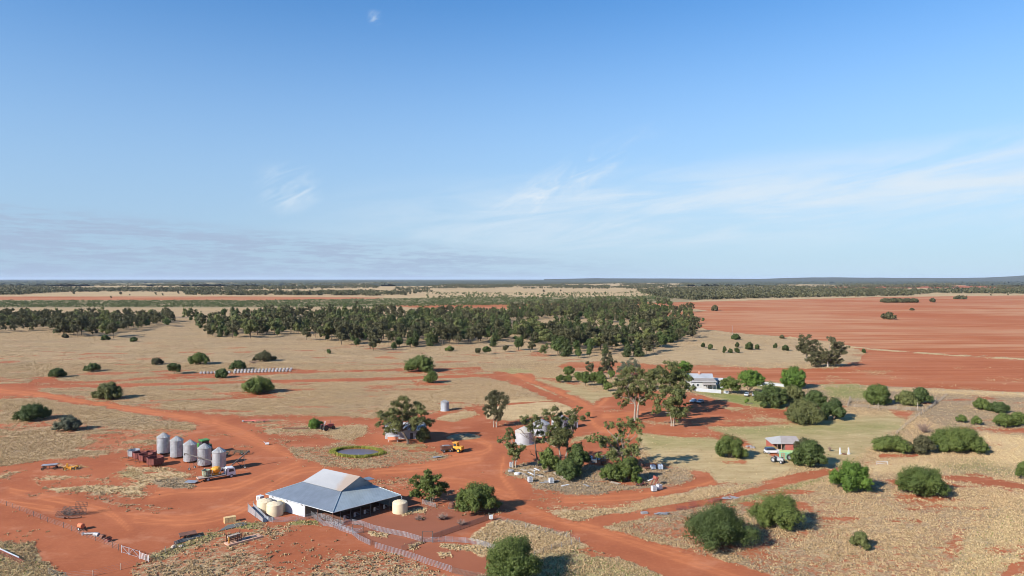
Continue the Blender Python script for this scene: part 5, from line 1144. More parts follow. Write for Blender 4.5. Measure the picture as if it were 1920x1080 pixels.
# mesh heap
mp, rz, ln = W2((104, 966), (158, 972)); t = thing('mesh_heap', 'heap of rusty steel mesh panels propped on old pipes', 'mesh panels', mp, rz)
for k, (x, y, z, a, w_, h_) in enumerate([(-2.2, .6, .3, .5, 3.2, 1.5), (-1.0, .1, .3, .6, 3.4, 1.4), (.3, .5, .4, .4, 3.2, 1.7), (1.5, 1.3, .5, .25, 2.9, 2.5), (-1.8, -.5, .15, .9, 3, 1.3)]):
    m = MB(); M = Matrix.Translation((x, y, z)) @ Matrix.Rotation(.15 * k - .3, 4, 'Z') @ Matrix.Rotation(-a, 4, 'X')
    for i in range(10): p0 = M @ Vector((-w_ / 2 + w_ * i / 9, 0, 0)); p1 = M @ Vector((-w_ / 2 + w_ * i / 9, 0, h_)); m.tube(p0, p1, .04, n=4)
    for i in range(6): p0 = M @ Vector((-w_ / 2, 0, h_ * i / 5)); p1 = M @ Vector((w_ / 2, 0, h_ * i / 5)); m.tube(p0, p1, .04, n=4)
    m.build('mesh_panel', mat('old_mesh', (.07, .05, .045), .9), t)
for k in range(5): MB().tube((-2.5 + k * .9, -1.2 + .2 * (k % 2), .2), (.2 + k * .8, -1.5 + .35 * k, .3), .17, n=8).build('pipe', DRUST, t)
# orange drum and junk line
t = thing('spray_tank', 'faded orange spray tank by the post fence', 'tank', P(152, 993), -.5)
v0 = MB(); v0.lathe([(.001, -.7), (.45, -.68), (.55, -.55), (.55, .55), (.45, .68), (.001, .7)], 18); m = MB(); m.add([(b, a, c + .95) if False else (c, a, b + .85) for a, b, c in v0.v], v0.f); m.build('drum', mat('faded_orange', (.52, .14, .06), .7, var=.2), t)
MB().box((0, 0, .25), (1.9, .9, .12)).box((.5, 0, .5), (.1, .9, .5)).box((-.5, 0, .5), (.1, .9, .5)).tube((.9, 0, .3), (2.1, -.3, .2), .06, n=5).build('cradle', DRUST, t); wheel(t, .2, .6, .35, .2); wheel(t, .2, -.6, .35, .2)
for (px, py, lb, kind) in [(167, 1003, 'pale broken pipe length right of the orange tank', 'p'), (181, 1006, 'dull grey dented drum in the junk line by the fence', 'd'), (192, 1010, 'dark rusty scrap drum in the junk line by the fence', 'r'), (202, 1015, 'rusty tipped scoop at the right end of the junk line', 's')]:
    t = thing('scrap_piece', lb, 'scrap', P(px, py), -.6 + px % 3 * .3)
    if kind == 'p': MB().tube((-1.2, 0, .25), (1.0, .1, .3), .2, n=10).build('pipe', GREYST, t); MB().box((-1.3, 0, .25), (.2, .6, .5)).build('flange', GREYST, t)
    elif kind in 'dr': v0 = MB(); v0.lathe([(.001, -.6), (.42, -.6), (.45, -.2), (.42, 0), (.45, .2), (.42, .6), (.001, .6)], 14); m = MB(); m.add([(c, a, b + .42) for a, b, c in v0.v], v0.f); m.build('drum', GREYST if kind == 'd' else DRUST, t); MB().box((.9, .1, .2), (.5, .6, .3), .4).build('bracket', DRUST, t)
    else: MB().prism([(-.5, 0), (.6, .1), (.4, .8), (-.3, .5)], -.5, .5).build('scoop', RUST, t); MB().tube((.4, 0, .7), (1.1, .1, .1), .05, n=5).build('handle', DRUST, t)
# ---------------- post and wire fences
def along(px_pts, step):
    w_ = [P(*p) for p in px_pts]; out = []; carry = 0
    for a, b in zip(w_[:-1], w_[1:]):
        L_ = (b - a).length; d = carry
        while d < L_: out.append(a.lerp(b, d / L_)); d += step
        carry = d - L_
    out.append(w_[-1]); return out, w_
def wirefence(label, pts, step=3.4, h=1.2, pm=None, r_=.05, wires=4, name='wire_fence', maxn=99):
    ps, w_ = along(pts, step); O = w_[0]; t = thing(name, label, 'fence', O); q = random.Random(3); pm = pm or STEEL
    if len(ps) > maxn: ps = ps[::max(1, math.ceil(len(ps) / maxn))]
    for p in ps: a = p - O; MB().tube(a, a + Vector((q.uniform(-.06, .06), q.uniform(-.06, .06), h * q.uniform(.92, 1.08))), r_, n=5).build('post', pm, t)
    m = MB()
    for k in range(wires):
        for a, b in zip(w_[:-1], w_[1:]): z = h * (.25 + .72 * k / max(1, wires - 1)); m.tube(a - O + Vector((0, 0, z)), b - O + Vector((0, 0, z)), .012, n=3, cap=False)
    m.build('wire', GREYST, t); return t
wirefence('post and wire fence slanting past the orange tank to the white gate', [(0, 944), (23, 953), (50, 963), (95, 982), (128, 993), (160, 1007), (198, 1022), (222, 1032)], 3.4)
wirefence('post and wire fence rising from the bottom edge to the gate posts', [(92, 1078), (112, 1086), (181, 1080), (228, 1068), (258, 1059), (290, 1046), (330, 1028)], 4.5, pm=WOODG, r_=.07)
# white V truss gate + grid gate
mp, rz, ln = W2((227, 1037), (262, 1046)); t = thing('farm_gate', 'long white farm gate with a V brace', 'gate', P(228, 1036), ang(P(228, 1036), P(262, 1047)))
gl = (P(262, 1047) - P(228, 1036)).length
f = MB(); f.tube((0, 0, 1.35), (gl, 0, 1.35), .035, n=5).tube((0, 0, .15), (gl, 0, .15), .03, n=5).build('rail', GALV, t)
for x in (0, gl * .42, gl): MB().tube((x, 0, 0), (x, 0, 1.5), .06, n=6).build('post', WHITE, t)
MB().tube((0, 0, 1.35), (gl * .42, 0, .15), .04, n=5).tube((gl * .42, 0, .15), (gl * .6, 0, 1.3), .04, n=5).tube((gl * .6, 0, 1.3), (gl, 0, .2), .04, n=5).build('brace', GALV, t)
a_, b_ = P(262, 1048), P(279, 1054); t = thing('farm_gate', 'short white barred gate at the right end of the V braced one', 'gate', a_, ang(a_, b_)); gl = (b_ - a_).length
for x in (0, gl): MB().tube((x, 0, 0), (x, 0, 1.4), .055, n=6).build('post', WHITE, t)
for k in range(6): MB().tube((0, 0, .2 + .21 * k), (gl, 0, .2 + .21 * k), .03, n=5).build('rail', WHITE, t)
# truss beam bottom left
mp, rz, ln = W2((-6, 1034), (42, 1056)); t = thing('steel_truss', 'long galvanised truss with a rusty end lying in weeds at the left edge', 'truss', mp, rz)
MB().box((-1, .25, .55), (ln - 2, .1, .35)).build('plate', mat('bright_galv2', (.55, .6, .66), .4, .3), t); f = MB()
for y, z in ((-.3, .15), (.3, .15), (0, .6)): f.box((0, y, z), (ln, .07, .07))
for k in range(14): f.tube((-ln / 2 + ln * k / 14, -.3, .15), (-ln / 2 + ln * (k + .5) / 14, 0, .6), .03, n=4).tube((-ln / 2 + ln * (k + .5) / 14, 0, .6), (-ln / 2 + ln * (k + 1) / 14, -.3, .15), .03, n=4)
f.build('lattice', RUST, t)
# rusty table, pipes, hay block, slab cradle
trailer('rusty flat tray on short legs above the green weeds', (336, 1010), (368, 1004), DRUST, .75, 2.2, name='steel_tray', cat='tray', wh=1)
t = thing('pipe_pile', 'pile of grey poly pipes on the weeds below the rusty tray', 'pipes', P(352, 1016), 0)
for k in range(9):
    a = P(326 + k % 3 * 3, 1022 - k * .8); b = P(378 - k * 2, 1006 - k * .2); MB().tube(a - P(352, 1016) + Vector((0, 0, .12 + .05 * (k % 3))), b - P(352, 1016) + Vector((0, 0, .12)), .09, n=6).build('pipe', mat('poly_pipe', (.16, .16, .15), .7), t)
t = thing('pipe_pile', 'pile of dark flattened pipes below the straw block', 'pipes', P(430, 988), 0)
for k in range(8):
    a = P(412 + k * 2, 996 - k * 1.3); b = P(455 + k % 3 * 4, 986 - k * .8); MB().tube(a - P(430, 988) + Vector((0, 0, .12 + .05 * (k % 3))), b - P(430, 988) + Vector((0, 0, .12)), .1, n=6).build('pipe', mat('poly_pipe', (.16, .16, .15), .7), t)
mp, rz, ln = W2((420, 981), (442, 977)); t = thing('straw_stack', 'stack of straw coloured square bales left of the loading ramp', 'hay bales', mp, rz)
for k in range(3):
    for j in range(2): MB().box((-ln / 3 + k * ln / 3, 0, .3 + .62 * j), (ln / 3 - .03, 1.15, .6), random.uniform(-.03, .03)).build('bale', STRAWM, t)
mp, rz, ln = W2((422, 1022), (490, 1004)); t = thing('concrete_slab', 'pinkish concrete slab with raised kerb on the red ground', 'slab', mp, rz)
SL = mat('pink_concrete', (.50, .30, .21), .9, var=.15); MB().box((0, 0, .08), (ln * .95, 2.4, .16)).box((0, -1.25, .18), (ln * .95, .15, .36)).build('slab', SL, t); MB().box((ln * .22, .1, .17), (2.2, 1.0, .03)).build('pit', STEEL, t)
mp2, rz2, l2 = W2((427, 1019), (450, 1013)); t = thing('timber_crate', 'old rusty crush cage on the pink slab', 'crate', mp2 + Vector((0, 0, .16)), rz2)
f = MB()
for x in (-1.3, -.4, .5, 1.3):
    for y in (-.6, .6): f.box((x, y, .75), (.12, .12, 1.5))
for z in (.25, .6, .95, 1.3): f.box((0, -.6, z), (2.7, .06, .12)).box((0, .6, z), (2.7, .06, .12))
f.build('frame', DRUST, t); MB().box((0, 0, 1.1), (2.4, .9, .5), .1).build('load', WOODG, t); MB().box((-1.25, -.72, .7), (.25, .1, 1.2)).build('panel', YEL, t); MB().box((1.35, .3, 1.2), (.14, .14, 1.6)).build('post', DRUST, t)
t = thing('rock_pile', 'few pale rocks beside the green weeds near the gate', 'rocks', P(330, 1027))
for k in range(5):
    m = MB(); q = random.Random(k); m.lathe([(.001, 0), (.3, .02), (.38, .2), (.22, .4), (.001, .45)], 7, (q.uniform(-1, 1), q.uniform(-.5, .5), 0)); m.build('rock', mat('pale_rock', (.45, .36, .28), .9), t)
# ---------------- sheep yards
def yardfence(label, pts, h=1.1, m_=GALV, step=2.6, rails=6, r_=.024, pr_=.028, name='yard_fence', mesh=False):
    ps, w_ = along(pts, step); O = w_[0]; t = thing(name, label, 'fence', O)
    for p in ps[:98]: a = p - O; MB().tube(a, a + Vector((0, 0, h * 1.05)), pr_, n=5).build('post', m_, t)
    m = MB()
    for k in range(rails):
        z = h * (.12 + .86 * k / (rails - 1))
        for a, b in zip(w_[:-1], w_[1:]): m.tube(a - O + Vector((0, 0, z)), b - O + Vector((0, 0, z)), r_, n=4, cap=False)
    m.build('rail', m_, t); return t
MESH = mat('rusty_mesh', (.16, .11, .09), .85)
yardfence('steel panel fence in front of the cream tanks', [(495, 976), (512, 980), (545, 978), (570, 975), (592, 969)])
yardfence('curving outer steel fence below the shed corner', [(583, 967), (598, 979), (606, 986), (625, 989), (640, 996), (661, 1003), (673, 1013), (694, 1023)])
yardfence('long straight outer steel fence running to the bottom', [(703, 1028), (736, 1038), (771, 1048), (807, 1061), (847, 1074)], h=1.25, step=1.5, r_=.02)
yardfence('steel fence running right from the shed verandah', [(660, 983), (679, 986), (700, 994), (729, 1001), (760, 1007), (790, 1016)])
yardfence('inner steel race fence under the shed corner', [(593, 970), (617, 976), (627, 982), (644, 986), (660, 982)])
yardfence('curved steel fence of the front round yard', [(810, 1018), (835, 1016), (858, 1017), (881, 1019), (902, 1023), (921, 1030), (936, 1033)], step=1.4)
yardfence('dark rusty mesh fence slanting up to the right of the yards', [(810, 1011), (917, 974)], m_=MESH, rails=8, r_=.035)
yardfence('dark mesh fence dividing the two front yards', [(753, 1034), (792, 1018)], m_=MESH, rails=8)
yardfence('narrow steel race fence with a gap behind the pens', [(603, 972), (640, 993), (662, 999)], step=2.2, rails=5)
yardfence('short grey fence between the cream tank and the two headed tree', [(792, 945), (817, 952)], m_=GREYST)
yardfence('rusty mesh fence at the bottom of the round yard', [(847, 1075), (885, 1083), (935, 1090)], m_=MESH, rails=7)
for lb, a, b, hh in (('tall steel gate frame crossing the first yard', (661, 1001), (681, 999), 1.9), ('tall steel gate frame in the middle of the sheep yards', (792, 1017), (811, 1017), 2.3)):
    a_, b_ = P(*a), P(*b); t = thing('yard_gate', lb, 'gate', a_, ang(a_, b_)); gl = (b_ - a_).length
    for x in (0, gl): MB().tube((x, 0, 0), (x, 0, hh), .06, n=6).build('post', STEEL, t)
    MB().tube((0, 0, hh), (gl, 0, hh), .05, n=6).build('top_rail', STEEL, t); m = MB()
    for k in range(5): m.tube((.1, 0, .2 + .22 * k), (gl - .1, 0, .2 + .22 * k), .03, n=5)
    m.tube((.1, 0, .2), (gl - .1, 0, 1.08), .03, n=5).build('panel', GALV, t)
wirefence('old post fence along the red road past the yards', [(917, 972), (960, 983), (1015, 997), (1065, 1008), (1087, 1018)], 5, pm=WOODG, r_=.1, h=1.1)
wirefence('netting fence of the dry yard below the red road', [(1002, 1043), (1036, 1030), (1070, 1022), (1087, 1018)], 2.4, pm=GREYST, h=1.1, wires=7)
t = thing('post_box', 'pale box on the corner post of the dark mesh fence', 'box', P(921, 976), .3); MB().box((0, 0, .8), (.7, .6, .8)).build('box', WHITE, t); MB().box((0, 0, .2), (.15, .15, .4)).build('post', WOODG, t)
t = thing('round_feeder', 'dark dome under the left side of the weeping bush', 'feeder', P(847, 952)); MB().lathe([(.8, 0), (.8, .9), (.5, 1.3), (.001, 1.4)], 14).build('body', DRUST, t); MB().lathe([(.95, 0), (.95, .2), (.8, .2)], 14).build('tray', STEEL, t)
# ---------------- pond
EL_ = [(670 + 41 * math.cos(a), 849 + 7.2 * math.sin(a)) for a in np.linspace(0, 2 * math.pi, 48, endpoint=False)]
wm = mat('dam_water', (0.11, 0.092, 0.11), 0.4, var=.1, scale=.3); wo = MB().add([tuple(P(x, y) + Vector((0, 0, .03))) for x, y in EL_], [tuple(range(48))]).build('water', wm); tag(wo, kind='structure')
r3 = np.random.RandomState(8); n = 5600; a = r3.uniform(0, 6.283, n); k = 1.0 + np.abs(r3.normal(size=n)) * .07 * (0.4 + 1.6 * vnoise(a * 2.2, a * 0 + 3))
X, Y = PN(670 + 42 * k * np.cos(a), 849 + 8.0 * k * np.sin(a)); hh = r3.uniform(.3, .8, n)
V = np.zeros((n, 4, 3)); ca, sa = np.cos(a + 1.2 * r3.normal(size=n)), np.sin(a + 1.2 * r3.normal(size=n)); w_ = .10
V[:, 0] = np.stack([X - ca * w_, Y - sa * w_, 0 * X], 1); V[:, 1] = np.stack([X + ca * w_, Y + sa * w_, 0 * X], 1); V[:, 2] = np.stack([X + ca * w_ + .1, Y + sa * w_, hh], 1); V[:, 3] = np.stack([X - ca * w_ + .1, Y - sa * w_, hh], 1)
o = npmesh('reeds', V.reshape(-1, 3), np.arange(4 * n).reshape(n, 4), leafmat('reed_green', (.16, .18, .035), (.40, .38, .09)), None, np.repeat(r3.rand(n), 4)); tag(o, 'ring of yellow green reeds round the small dam', 'reeds', kind='stuff')
# ---------------- tin shed behind the big gum
def gable(name, label, cat, a, b, depth, wall_h, ridge_h, wallm, roofm, over=.4, wins=0, ridge_along=True, chim=None, doors=(), posts=0):
    A = P(*a); Bq = P(*b); rz = ang(A, Bq); ln = (Bq - A).length; t = thing(name, label, cat, A, rz)
    w_ = MB(); w_.wall((0, 0), (ln, 0), 0, wall_h).wall((0, depth), (ln, depth), 0, wall_h)
    for x in (0.06, ln - .06): w_.add([(x, 0, 0), (x, depth, 0), (x, depth, wall_h), (x, depth / 2, ridge_h - .1), (x, 0, wall_h)], [(0, 1, 2, 3, 4)])
    w_.build('wall', wallm, t); dz = over * (ridge_h - wall_h) / (depth / 2)
    r1 = MB().slab([(-over, -over, wall_h - dz + .06), (ln + over, -over, wall_h - dz + .06), (ln + over, depth / 2, ridge_h + .06), (-over, depth / 2, ridge_h + .06)], .08).build('roof', roofm, t)
    MB().slab([(-over, depth / 2, ridge_h + .06), (ln + over, depth / 2, ridge_h + .06), (ln + over, depth + over, wall_h - dz + .06), (-over, depth + over, wall_h - dz + .06)], .08).build('roof', roofm, t)
    for k in range(wins):
        x = ln * (k + .5) / wins; wn = MB().box((x, -.09, wall_h * .55), (1.1, .06, 1.0)).build('window', WHITE, t); MB().box((x, -.13, wall_h * .55), (.9, .03, .8)).build('pane', GLASS, wn)
    for x in doors: MB().box((x, -.09, 1.05), (1.0, .06, 2.1)).build('door', STEEL, t)
    if chim: MB().box((chim, depth * .45, ridge_h + .5), (.9, .7, 1.6)).build('chimney', mat('brick_chimney', (.40, .20, .14), .9), t)
    return t, ln
tinw = corr('tin_wall_old', (.36, .37, .39), .6, .15, .15, (1, 0, 0)); tinr = mat('tin_roof_old', (.38, .39, .40), .5, .2, .15, .5, rust=.12)
gable('tin_shed', 'old tin machinery shed largely hidden by the leaning gum', 'shed', (722, 823), (795, 823), 7, 3.2, 4.9, tinw, tinr, doors=(9, 11))
t = thing('fuel_trailer', 'orange and white fuel trailer parked at the tin shed front', 'trailer', P(737, 828), 0)
MB().box((0, 0, 1.2), (3.4, 1.3, 1.2)).build('body', mat('faded_orange2', (.55, .20, .11), .7, var=.35, scale=2), t); MB().box((0, 0, 1.85), (3.5, 1.4, .12)).build('top', WHITE, t)
for x in (-1.5, 1.5):
    for s_ in (-1, 1): MB().box((x, s_ * .6, .3), (.12, .12, .6)).build('leg', WHITE, t)
# ---------------- yellow loader, trailer, hay sheet
t = thing('wheel_loader', 'yellow wheel loader backed up to a rusty trailer', 'loader', P(857, 847), 2.6, None, 1.15)
MB().box((-.9, 0, 1.2), (1.9, 1.3, .9)).build('engine_cover', YEL, t); c = MB().box((.35, 0, 1.75), (1.2, 1.2, 1.5)).build('cab', YEL, t)
for s_ in (-1, 1): MB().box((.35, s_ * .62, 1.95), (.9, .04, .8)).build('side_window', GLASS, c)
MB().box((.97, 0, 1.95), (.04, .95, .8)).build('windscreen', GLASS, c)
MB().box((.35, 0, 2.55), (1.4, 1.4, .12)).build('cab_roof', YEL, t)
for s_ in (-1, 1):
    MB().tube((.7, s_ * .5, 1.2), (2.3, s_ * .5, .9), .12, n=6).build('lift_arm', YEL, t)
    for x in (-1.0, 1.2): wheel(t, x, s_ * .85, .58, .4, YEL)
MB().prism([(2.2, .1), (3.1, .15), (3.0, .3), (2.5, .4), (2.45, 1.0), (2.2, 1.0)], -1.1, 1.1).build('bucket', YEL, t)
mp, rz, ln = W2((827, 848), (846, 846)); t = thing('farm_trailer', 'dark rusty spreader trailer beside the yellow loader', 'trailer', mp, rz)
MB().prism([(-1.6, .9), (1.6, .9), (1.9, 1.9), (-1.9, 1.9)], -.9, .9).build('tub', DRUST, t); MB().box((0, 0, .75), (3.6, 1, .2)).tube((1.7, 0, .7), (3.4, -.4, .4), .08, n=5).build('chassis', STEEL, t); MB().box((0, 0, 2.0), (2.4, 1.2, .12), .2, .1).build('lid', GREYST, t)
for x in (-1, 1):
    for s_ in (-1, 1): wheel(t, x, s_ * 1.0, .5, .3, GREYST)
t = thing('silage_heap', 'low heap under a dull grey green tarpaulin in the gum shadow', 'heap', P(869, 820), .15)
V_ = MB(); pr = [(4.4, 0), (3.9, .35), (2.8, .8), (1.4, 1.05), (.001, 1.1)]; v0 = MB(); v0.lathe(pr, 20); V_.add([(x * 1.35, y * .8, z) for x, y, z in v0.v], v0.f); V_.build('tarpaulin', mat('tarpaulin', (.22, .17, .10), .95, var=.3, scale=.8), t, smooth=True)
for k in range(5): MB().lathe([(.3, .0), (.5, .1), (.3, .22)], 10, (-3 + 1.5 * k, -.6 * (-1) ** k, .92 - abs(k - 2) * .28)).build('tyre_weight', TYRE, t)
# ---------------- implements on the grass islands
cultivator('pink red disc plough lying along the field edge', 486, 791, .1, mat('faded_red', (.38, .10, .08), .8, var=.3), 7, 2.6, 18, .9, 'disc_plough', 'plough')
auger('low pinkish conveyor tube left of the disc plough', (456, 789), (480, 789), .4, .9, False, .16, mat('faded_red', (.38, .10, .08)))
tractor('old red implement tractor on the straw island', 613, 806, .8, mat('old_red', (.36, .06, .05), .7, var=.3), False, DRUST, 1.1)
t = thing('steel_pole', 'upright pale steel spout standing beside the old red tractor', 'spout', P(607, 807), .3); MB().tube((0, 0, 0), (.5, 0, 3.0), .14, n=8).build('tube', WHITE, t); MB().box((.5, 0, 3.0), (.5, .3, .3)).build('head', WHITE, t)
t = thing('steel_rack', 'long rusty frame lying flat left of the low bright bush', 'frame', P(553, 805), 0); MB().box((0, 0, .3), (9, .2, .2)).box((0, 1.2, .3), (9, .15, .2)).build('beam', DRUST, t)
for k in range(6): MB().box((-4 + 1.6 * k, .6, .3), (.12, 1.1, .1)).build('crossbar', DRUST, t)
t = thing('pump_unit', 'small white pump on the red yard above the dam', 'pump', P(501, 834), .2); MB().box((0, 0, .45), (1.2, .6, .5)).build('motor', WHITE, t); MB().tube((-.6, 0, .6), (-1.1, 0, 1.1), .1, n=6).build('pipe', WHITE, t)
for x in (-.45, .45):
    for y in (-.25, .25): MB().box((x, y, .1), (.08, .08, .2)).build('leg', STEEL, t)
t = thing('scrap_piece', 'pale bent scrap at the tip of the dam bank', 'scrap', P(820, 858), .4); MB().slab([(-1.5, -.5, .2), (1.2, -.6, .35), (1.6, .4, .25), (-1.2, .5, .4)], .08).build('sheet', GREYST, t); MB().tube((-2, 0, .15), (3, .3, .2), .1, n=6).build('pipe', WOODG, t)
# ---------------- round bales
bp = thing('round_bale', 'white wrapped round bale in the long double row on the plain', 'round bale', (0, 0, 0), 0, 'round bales on the plain')
v0 = MB(); v0.lathe([(.001, -.62), (.5, -.62), (.68, -.55), (.72, -.4), (.72, .4), (.68, .55), (.5, .62), (.001, .62)], 18); m = MB(); m.add([(c, a, b + .70) for a, b, c in v0.v], v0.f); m.build('wrap', mat('bale_wrap', (.25, .245, .26), .7, var=.35, scale=1.0), bp, smooth=True)
m = MB(); 
for x in (-.3, .0, .3):
    v0 = MB(); v0.lathe([(.725, -.03), (.735, 0), (.725, .03)], 18); m.add([(c + x, a, b + .70) for a, b, c in v0.v], v0.f)
m.build('twine', STRAWM, bp)
firstb = True
for a, b, nn in (((440, 700.2), (544, 696.6), 17), ((441, 696.6), (546, 693.4), 17), ((377, 701), (430, 700), 9)):
    for k in range(nn):
        p = P(a[0] + (b[0] - a[0]) * k / (nn - 1), a[1] + (b[1] - a[1]) * k / (nn - 1)); rr_ = 1.57 + random.uniform(-.12, .12)
        _row = ['front row of the long bale stack', 'back row of the long bale stack', 'short bale row left of the bush'][0 if a[0] == 439 else 1 if a[0] == 440 else 2]
        lb_ = 'leftmost white wrapped bale in the ' + _row if k == 0 else 'rightmost white wrapped bale in the ' + _row if k == nn - 1 else 'white wrapped bale along the ' + _row
        if firstb: bp['label'] = lb_
        if firstb: bp.location = p; bp.rotation_euler.z = rr_; firstb = False
        else: dup(bp, p, rr_, lb_)
# ---------------- farmhouse
whr = corr('house_roof_pale', (.32, .34, .37), .5, .15, .05, (1, 0, 0)); brr = corr('house_roof_brown', (.29, .255, .225), .6, .1, .08, (1, 0, 0)); ww = mat('weatherboard_white', (.40, .41, .41), .6, var=.05)
t, ln = gable('farmhouse', 'white farmhouse with a pale ridge roof and brick chimney', 'house', (1291, 724.5), (1337, 725), 8, 3.4, 6.0, ww, whr, .5, 0, chim=6)
t2 = t
MB().slab([(-.6, -6.6, 3.5), (ln + .4, -6.6, 3.5), (ln + .4, -.55, 4.3), (-.6, -.55, 4.3)], .08).build('front_roof', brr, t); MB().box((ln / 2, -6.7, 3.38), (ln + 1, .12, .3)).build('fascia', ww, t)
MB().wall((0, -6), (ln, -6), 0, 3.4).wall((ln - .1, -6), (ln - .1, 0), 0, 3.4, 3.8).build('front_wall', ww, t)
MB().slab([(5, -9.6, 2.3), (ln - .4, -9.6, 2.3), (ln - 1.2, -6.8, 3.0), (5.5, -6.8, 3.0)], .08).build('verandah_roof', brr, t)
for x in (5.2, 7.5, 10, ln - .6): MB().box((x, -9.4, 1.15), (.13, .13, 2.3)).build('verandah_post', WHITE, t)
for x in (1.2, 3.4, 6.5, 9.5): wn = MB().box((x, -6.1, 1.7), (1.0, .08, 1.3)).build('window', WHITE, t); MB().box((x, -6.16, 1.7), (.8, .05, 1.1)).build('pane', GLASS, wn)
MB().box((8.1, -6.1, 1.05), (.9, .08, 2.1)).build('door', STEEL, t)
gable('outbuilding', 'flat white outbuilding joined to the right of the farmhouse', 'outbuilding', (1340, 721.5), (1363, 722), 4, 2.7, 3.3, ww, mat('flat_white_roof', (.46, .45, .43), .6), .3, 0, doors=(2.2, 4.5))
t = thing('rainwater_tank', 'small round grey tank beside the farmhouse outbuilding', 'water tank', P(1352.5, 727)); MB().lathe([(1.1, 0), (1.1, 2.3), (1.0, 2.42), (.001, 2.6)], 20).build('body', GALV, t, smooth=True); MB().box((-.6, -.85, 1.0), (.7, .1, 1.2)).build('panel', STEEL, t)
def panelfence(label, a, b, h, m_, sec=2.4, name='panel_fence'):
    A = P(*a); Bq = P(*b); ln_ = (Bq - A).length; t = thing(name, label, 'fence', A, ang(A, Bq)); n_ = max(1, int(ln_ / sec))
    for k in range(n_): MB().box((ln_ * (k + .5) / n_, 0, h / 2 + .05), (ln_ / n_ - .07, .05, h)).build('panel', m_, t)
    for k in range(n_ + 1): MB().box((ln_ * k / n_, 0, h / 2 + .05), (.09, .09, h + .1)).build('post', GALV, t)
    return t
tinf = mat('tin_fence', (.32, .335, .36), .55, .1, .12, .7)
panelfence('long tin sheet fence in front of the farmhouse', (1301, 733.5), (1352, 738), 1.7, tinf)
panelfence('short piece of tin fence left of the farmhouse gate gap', (1289, 731.5), (1297, 732.2), 1.7, tinf)
panelfence('short tin fence piece right of the long farmhouse fence', (1357, 737.5), (1366, 738.5), 1.3, tinf)
panelfence('white fence along the red field behind the garden trees', (1427, 721), (1471, 725.5), 1.4, tinf)
t = thing('garden_shed', 'small pale garden shed at the left start of the white field fence', 'shed', P(1423, 722.5), 0); MB().box((0, 0, 1.1), (2.6, 2.2, 2.2)).build('wall', WHITE, t); MB().slab([(-1.5, -1.3, 2.25), (1.5, -1.3, 2.25), (1.5, 1.3, 2.6), (-1.5, 1.3, 2.6)], .08).build('roof', WHITE, t)
# ---------------- cars
def car(label, px, py, rz, col, suv=True, name='parked_car', cat='car', ln_=4.6, lower=None, rim=GREYST, spare=False, s=1.0):
    t = thing(name, label, cat, P(px, py), rz, None, s); h = 1.85 if suv else 1.5; k = ln_ / 4.6
    low = MB(); pts_ = [(-2.25, .42), (2.25, .42), (2.3, .75), (2.2, 1.02), (.95, 1.12), (-2.2, 1.12), (-2.3, .8)]; low.prism([(x * k, z) for x, z in pts_], -.88, .88); low.build('body', lower or col, t)
    up_ = [(-2.15, 1.12), (1.0, 1.12), (.45, h), (-2.0, h)] if suv else [(-1.9, 1.05), (1.15, 1.05), (.3, h), (-1.2, h)]
    cb = MB().prism([(x * k, z) for x, z in up_], -.78, .78).build('cabin', col, t)
    for s_ in (-1, 1):
        MB().prism([(x * k, z) for x, z in ([(-2.0, 1.2), (.8, 1.2), (.38, h - .12), (-1.9, h - .12)] if suv else [(-1.6, 1.1), (.95, 1.1), (.25, h - .1), (-1.1, h - .1)])], s_ * .79 - .01, s_ * .79 + .01).build('side_window', GLASS, cb)
    MB().prism([(x * k, z) for x, z in ([(.93, 1.2), (.97, 1.22), (.52, h - .08), (.47, h - .1)] if suv else [(1.1, 1.1), (1.14, 1.12), (.4, h - .06), (.35, h - .08)])], -.68, .68).build('windscreen', GLASS, cb)
    for x in (-1.4 * k, 1.4 * k):
        for s_ in (-1, 1): wheel(t, x, s_ * .82, .38, .26, rim)
    MB().box((2.32 * k, 0, .52), (.14, 1.7, .2)).build('bumper', STEEL, t); MB().box((-2.32 * k, 0, .52), (.14, 1.7, .2)).build('bumper', STEEL, t)
    for s_ in (-1, 1): MB().box((2.29 * k, s_ * .65, .82), (.06, .3, .16)).build('headlight', WHITE, t)
    if spare: wheel(t, -2.45, 0, .34, .2, rim)
    return t
DBL = mat('car_dark_blue', (.03, .05, .10), .3); SIL = mat('car_silver', (.42, .43, .45), .3, .4, .03); CW = mat('car_white', (.58, .59, .61), .3, var=.02)
car('white and dark blue four wheel drive parked at the red shed', 1448, 850, .05, DBL, True, 'four_wheel_drive', 'four wheel drive', 4.7, CW, WHITE, True)
car('white car in the shade of the farmhouse gum', 1300, 754.5, -2.2, CW, False)
car('dark silver car right beside the white one', 1313, 755.5, -2.25, SIL, False, ln_=4.5)
car('dark car under the bright green shade tree, left', 1400, 742.5, -2.0, SIL, False)
car('silver car under the bright green shade tree, right', 1414, 743, -1.9, SIL, False)
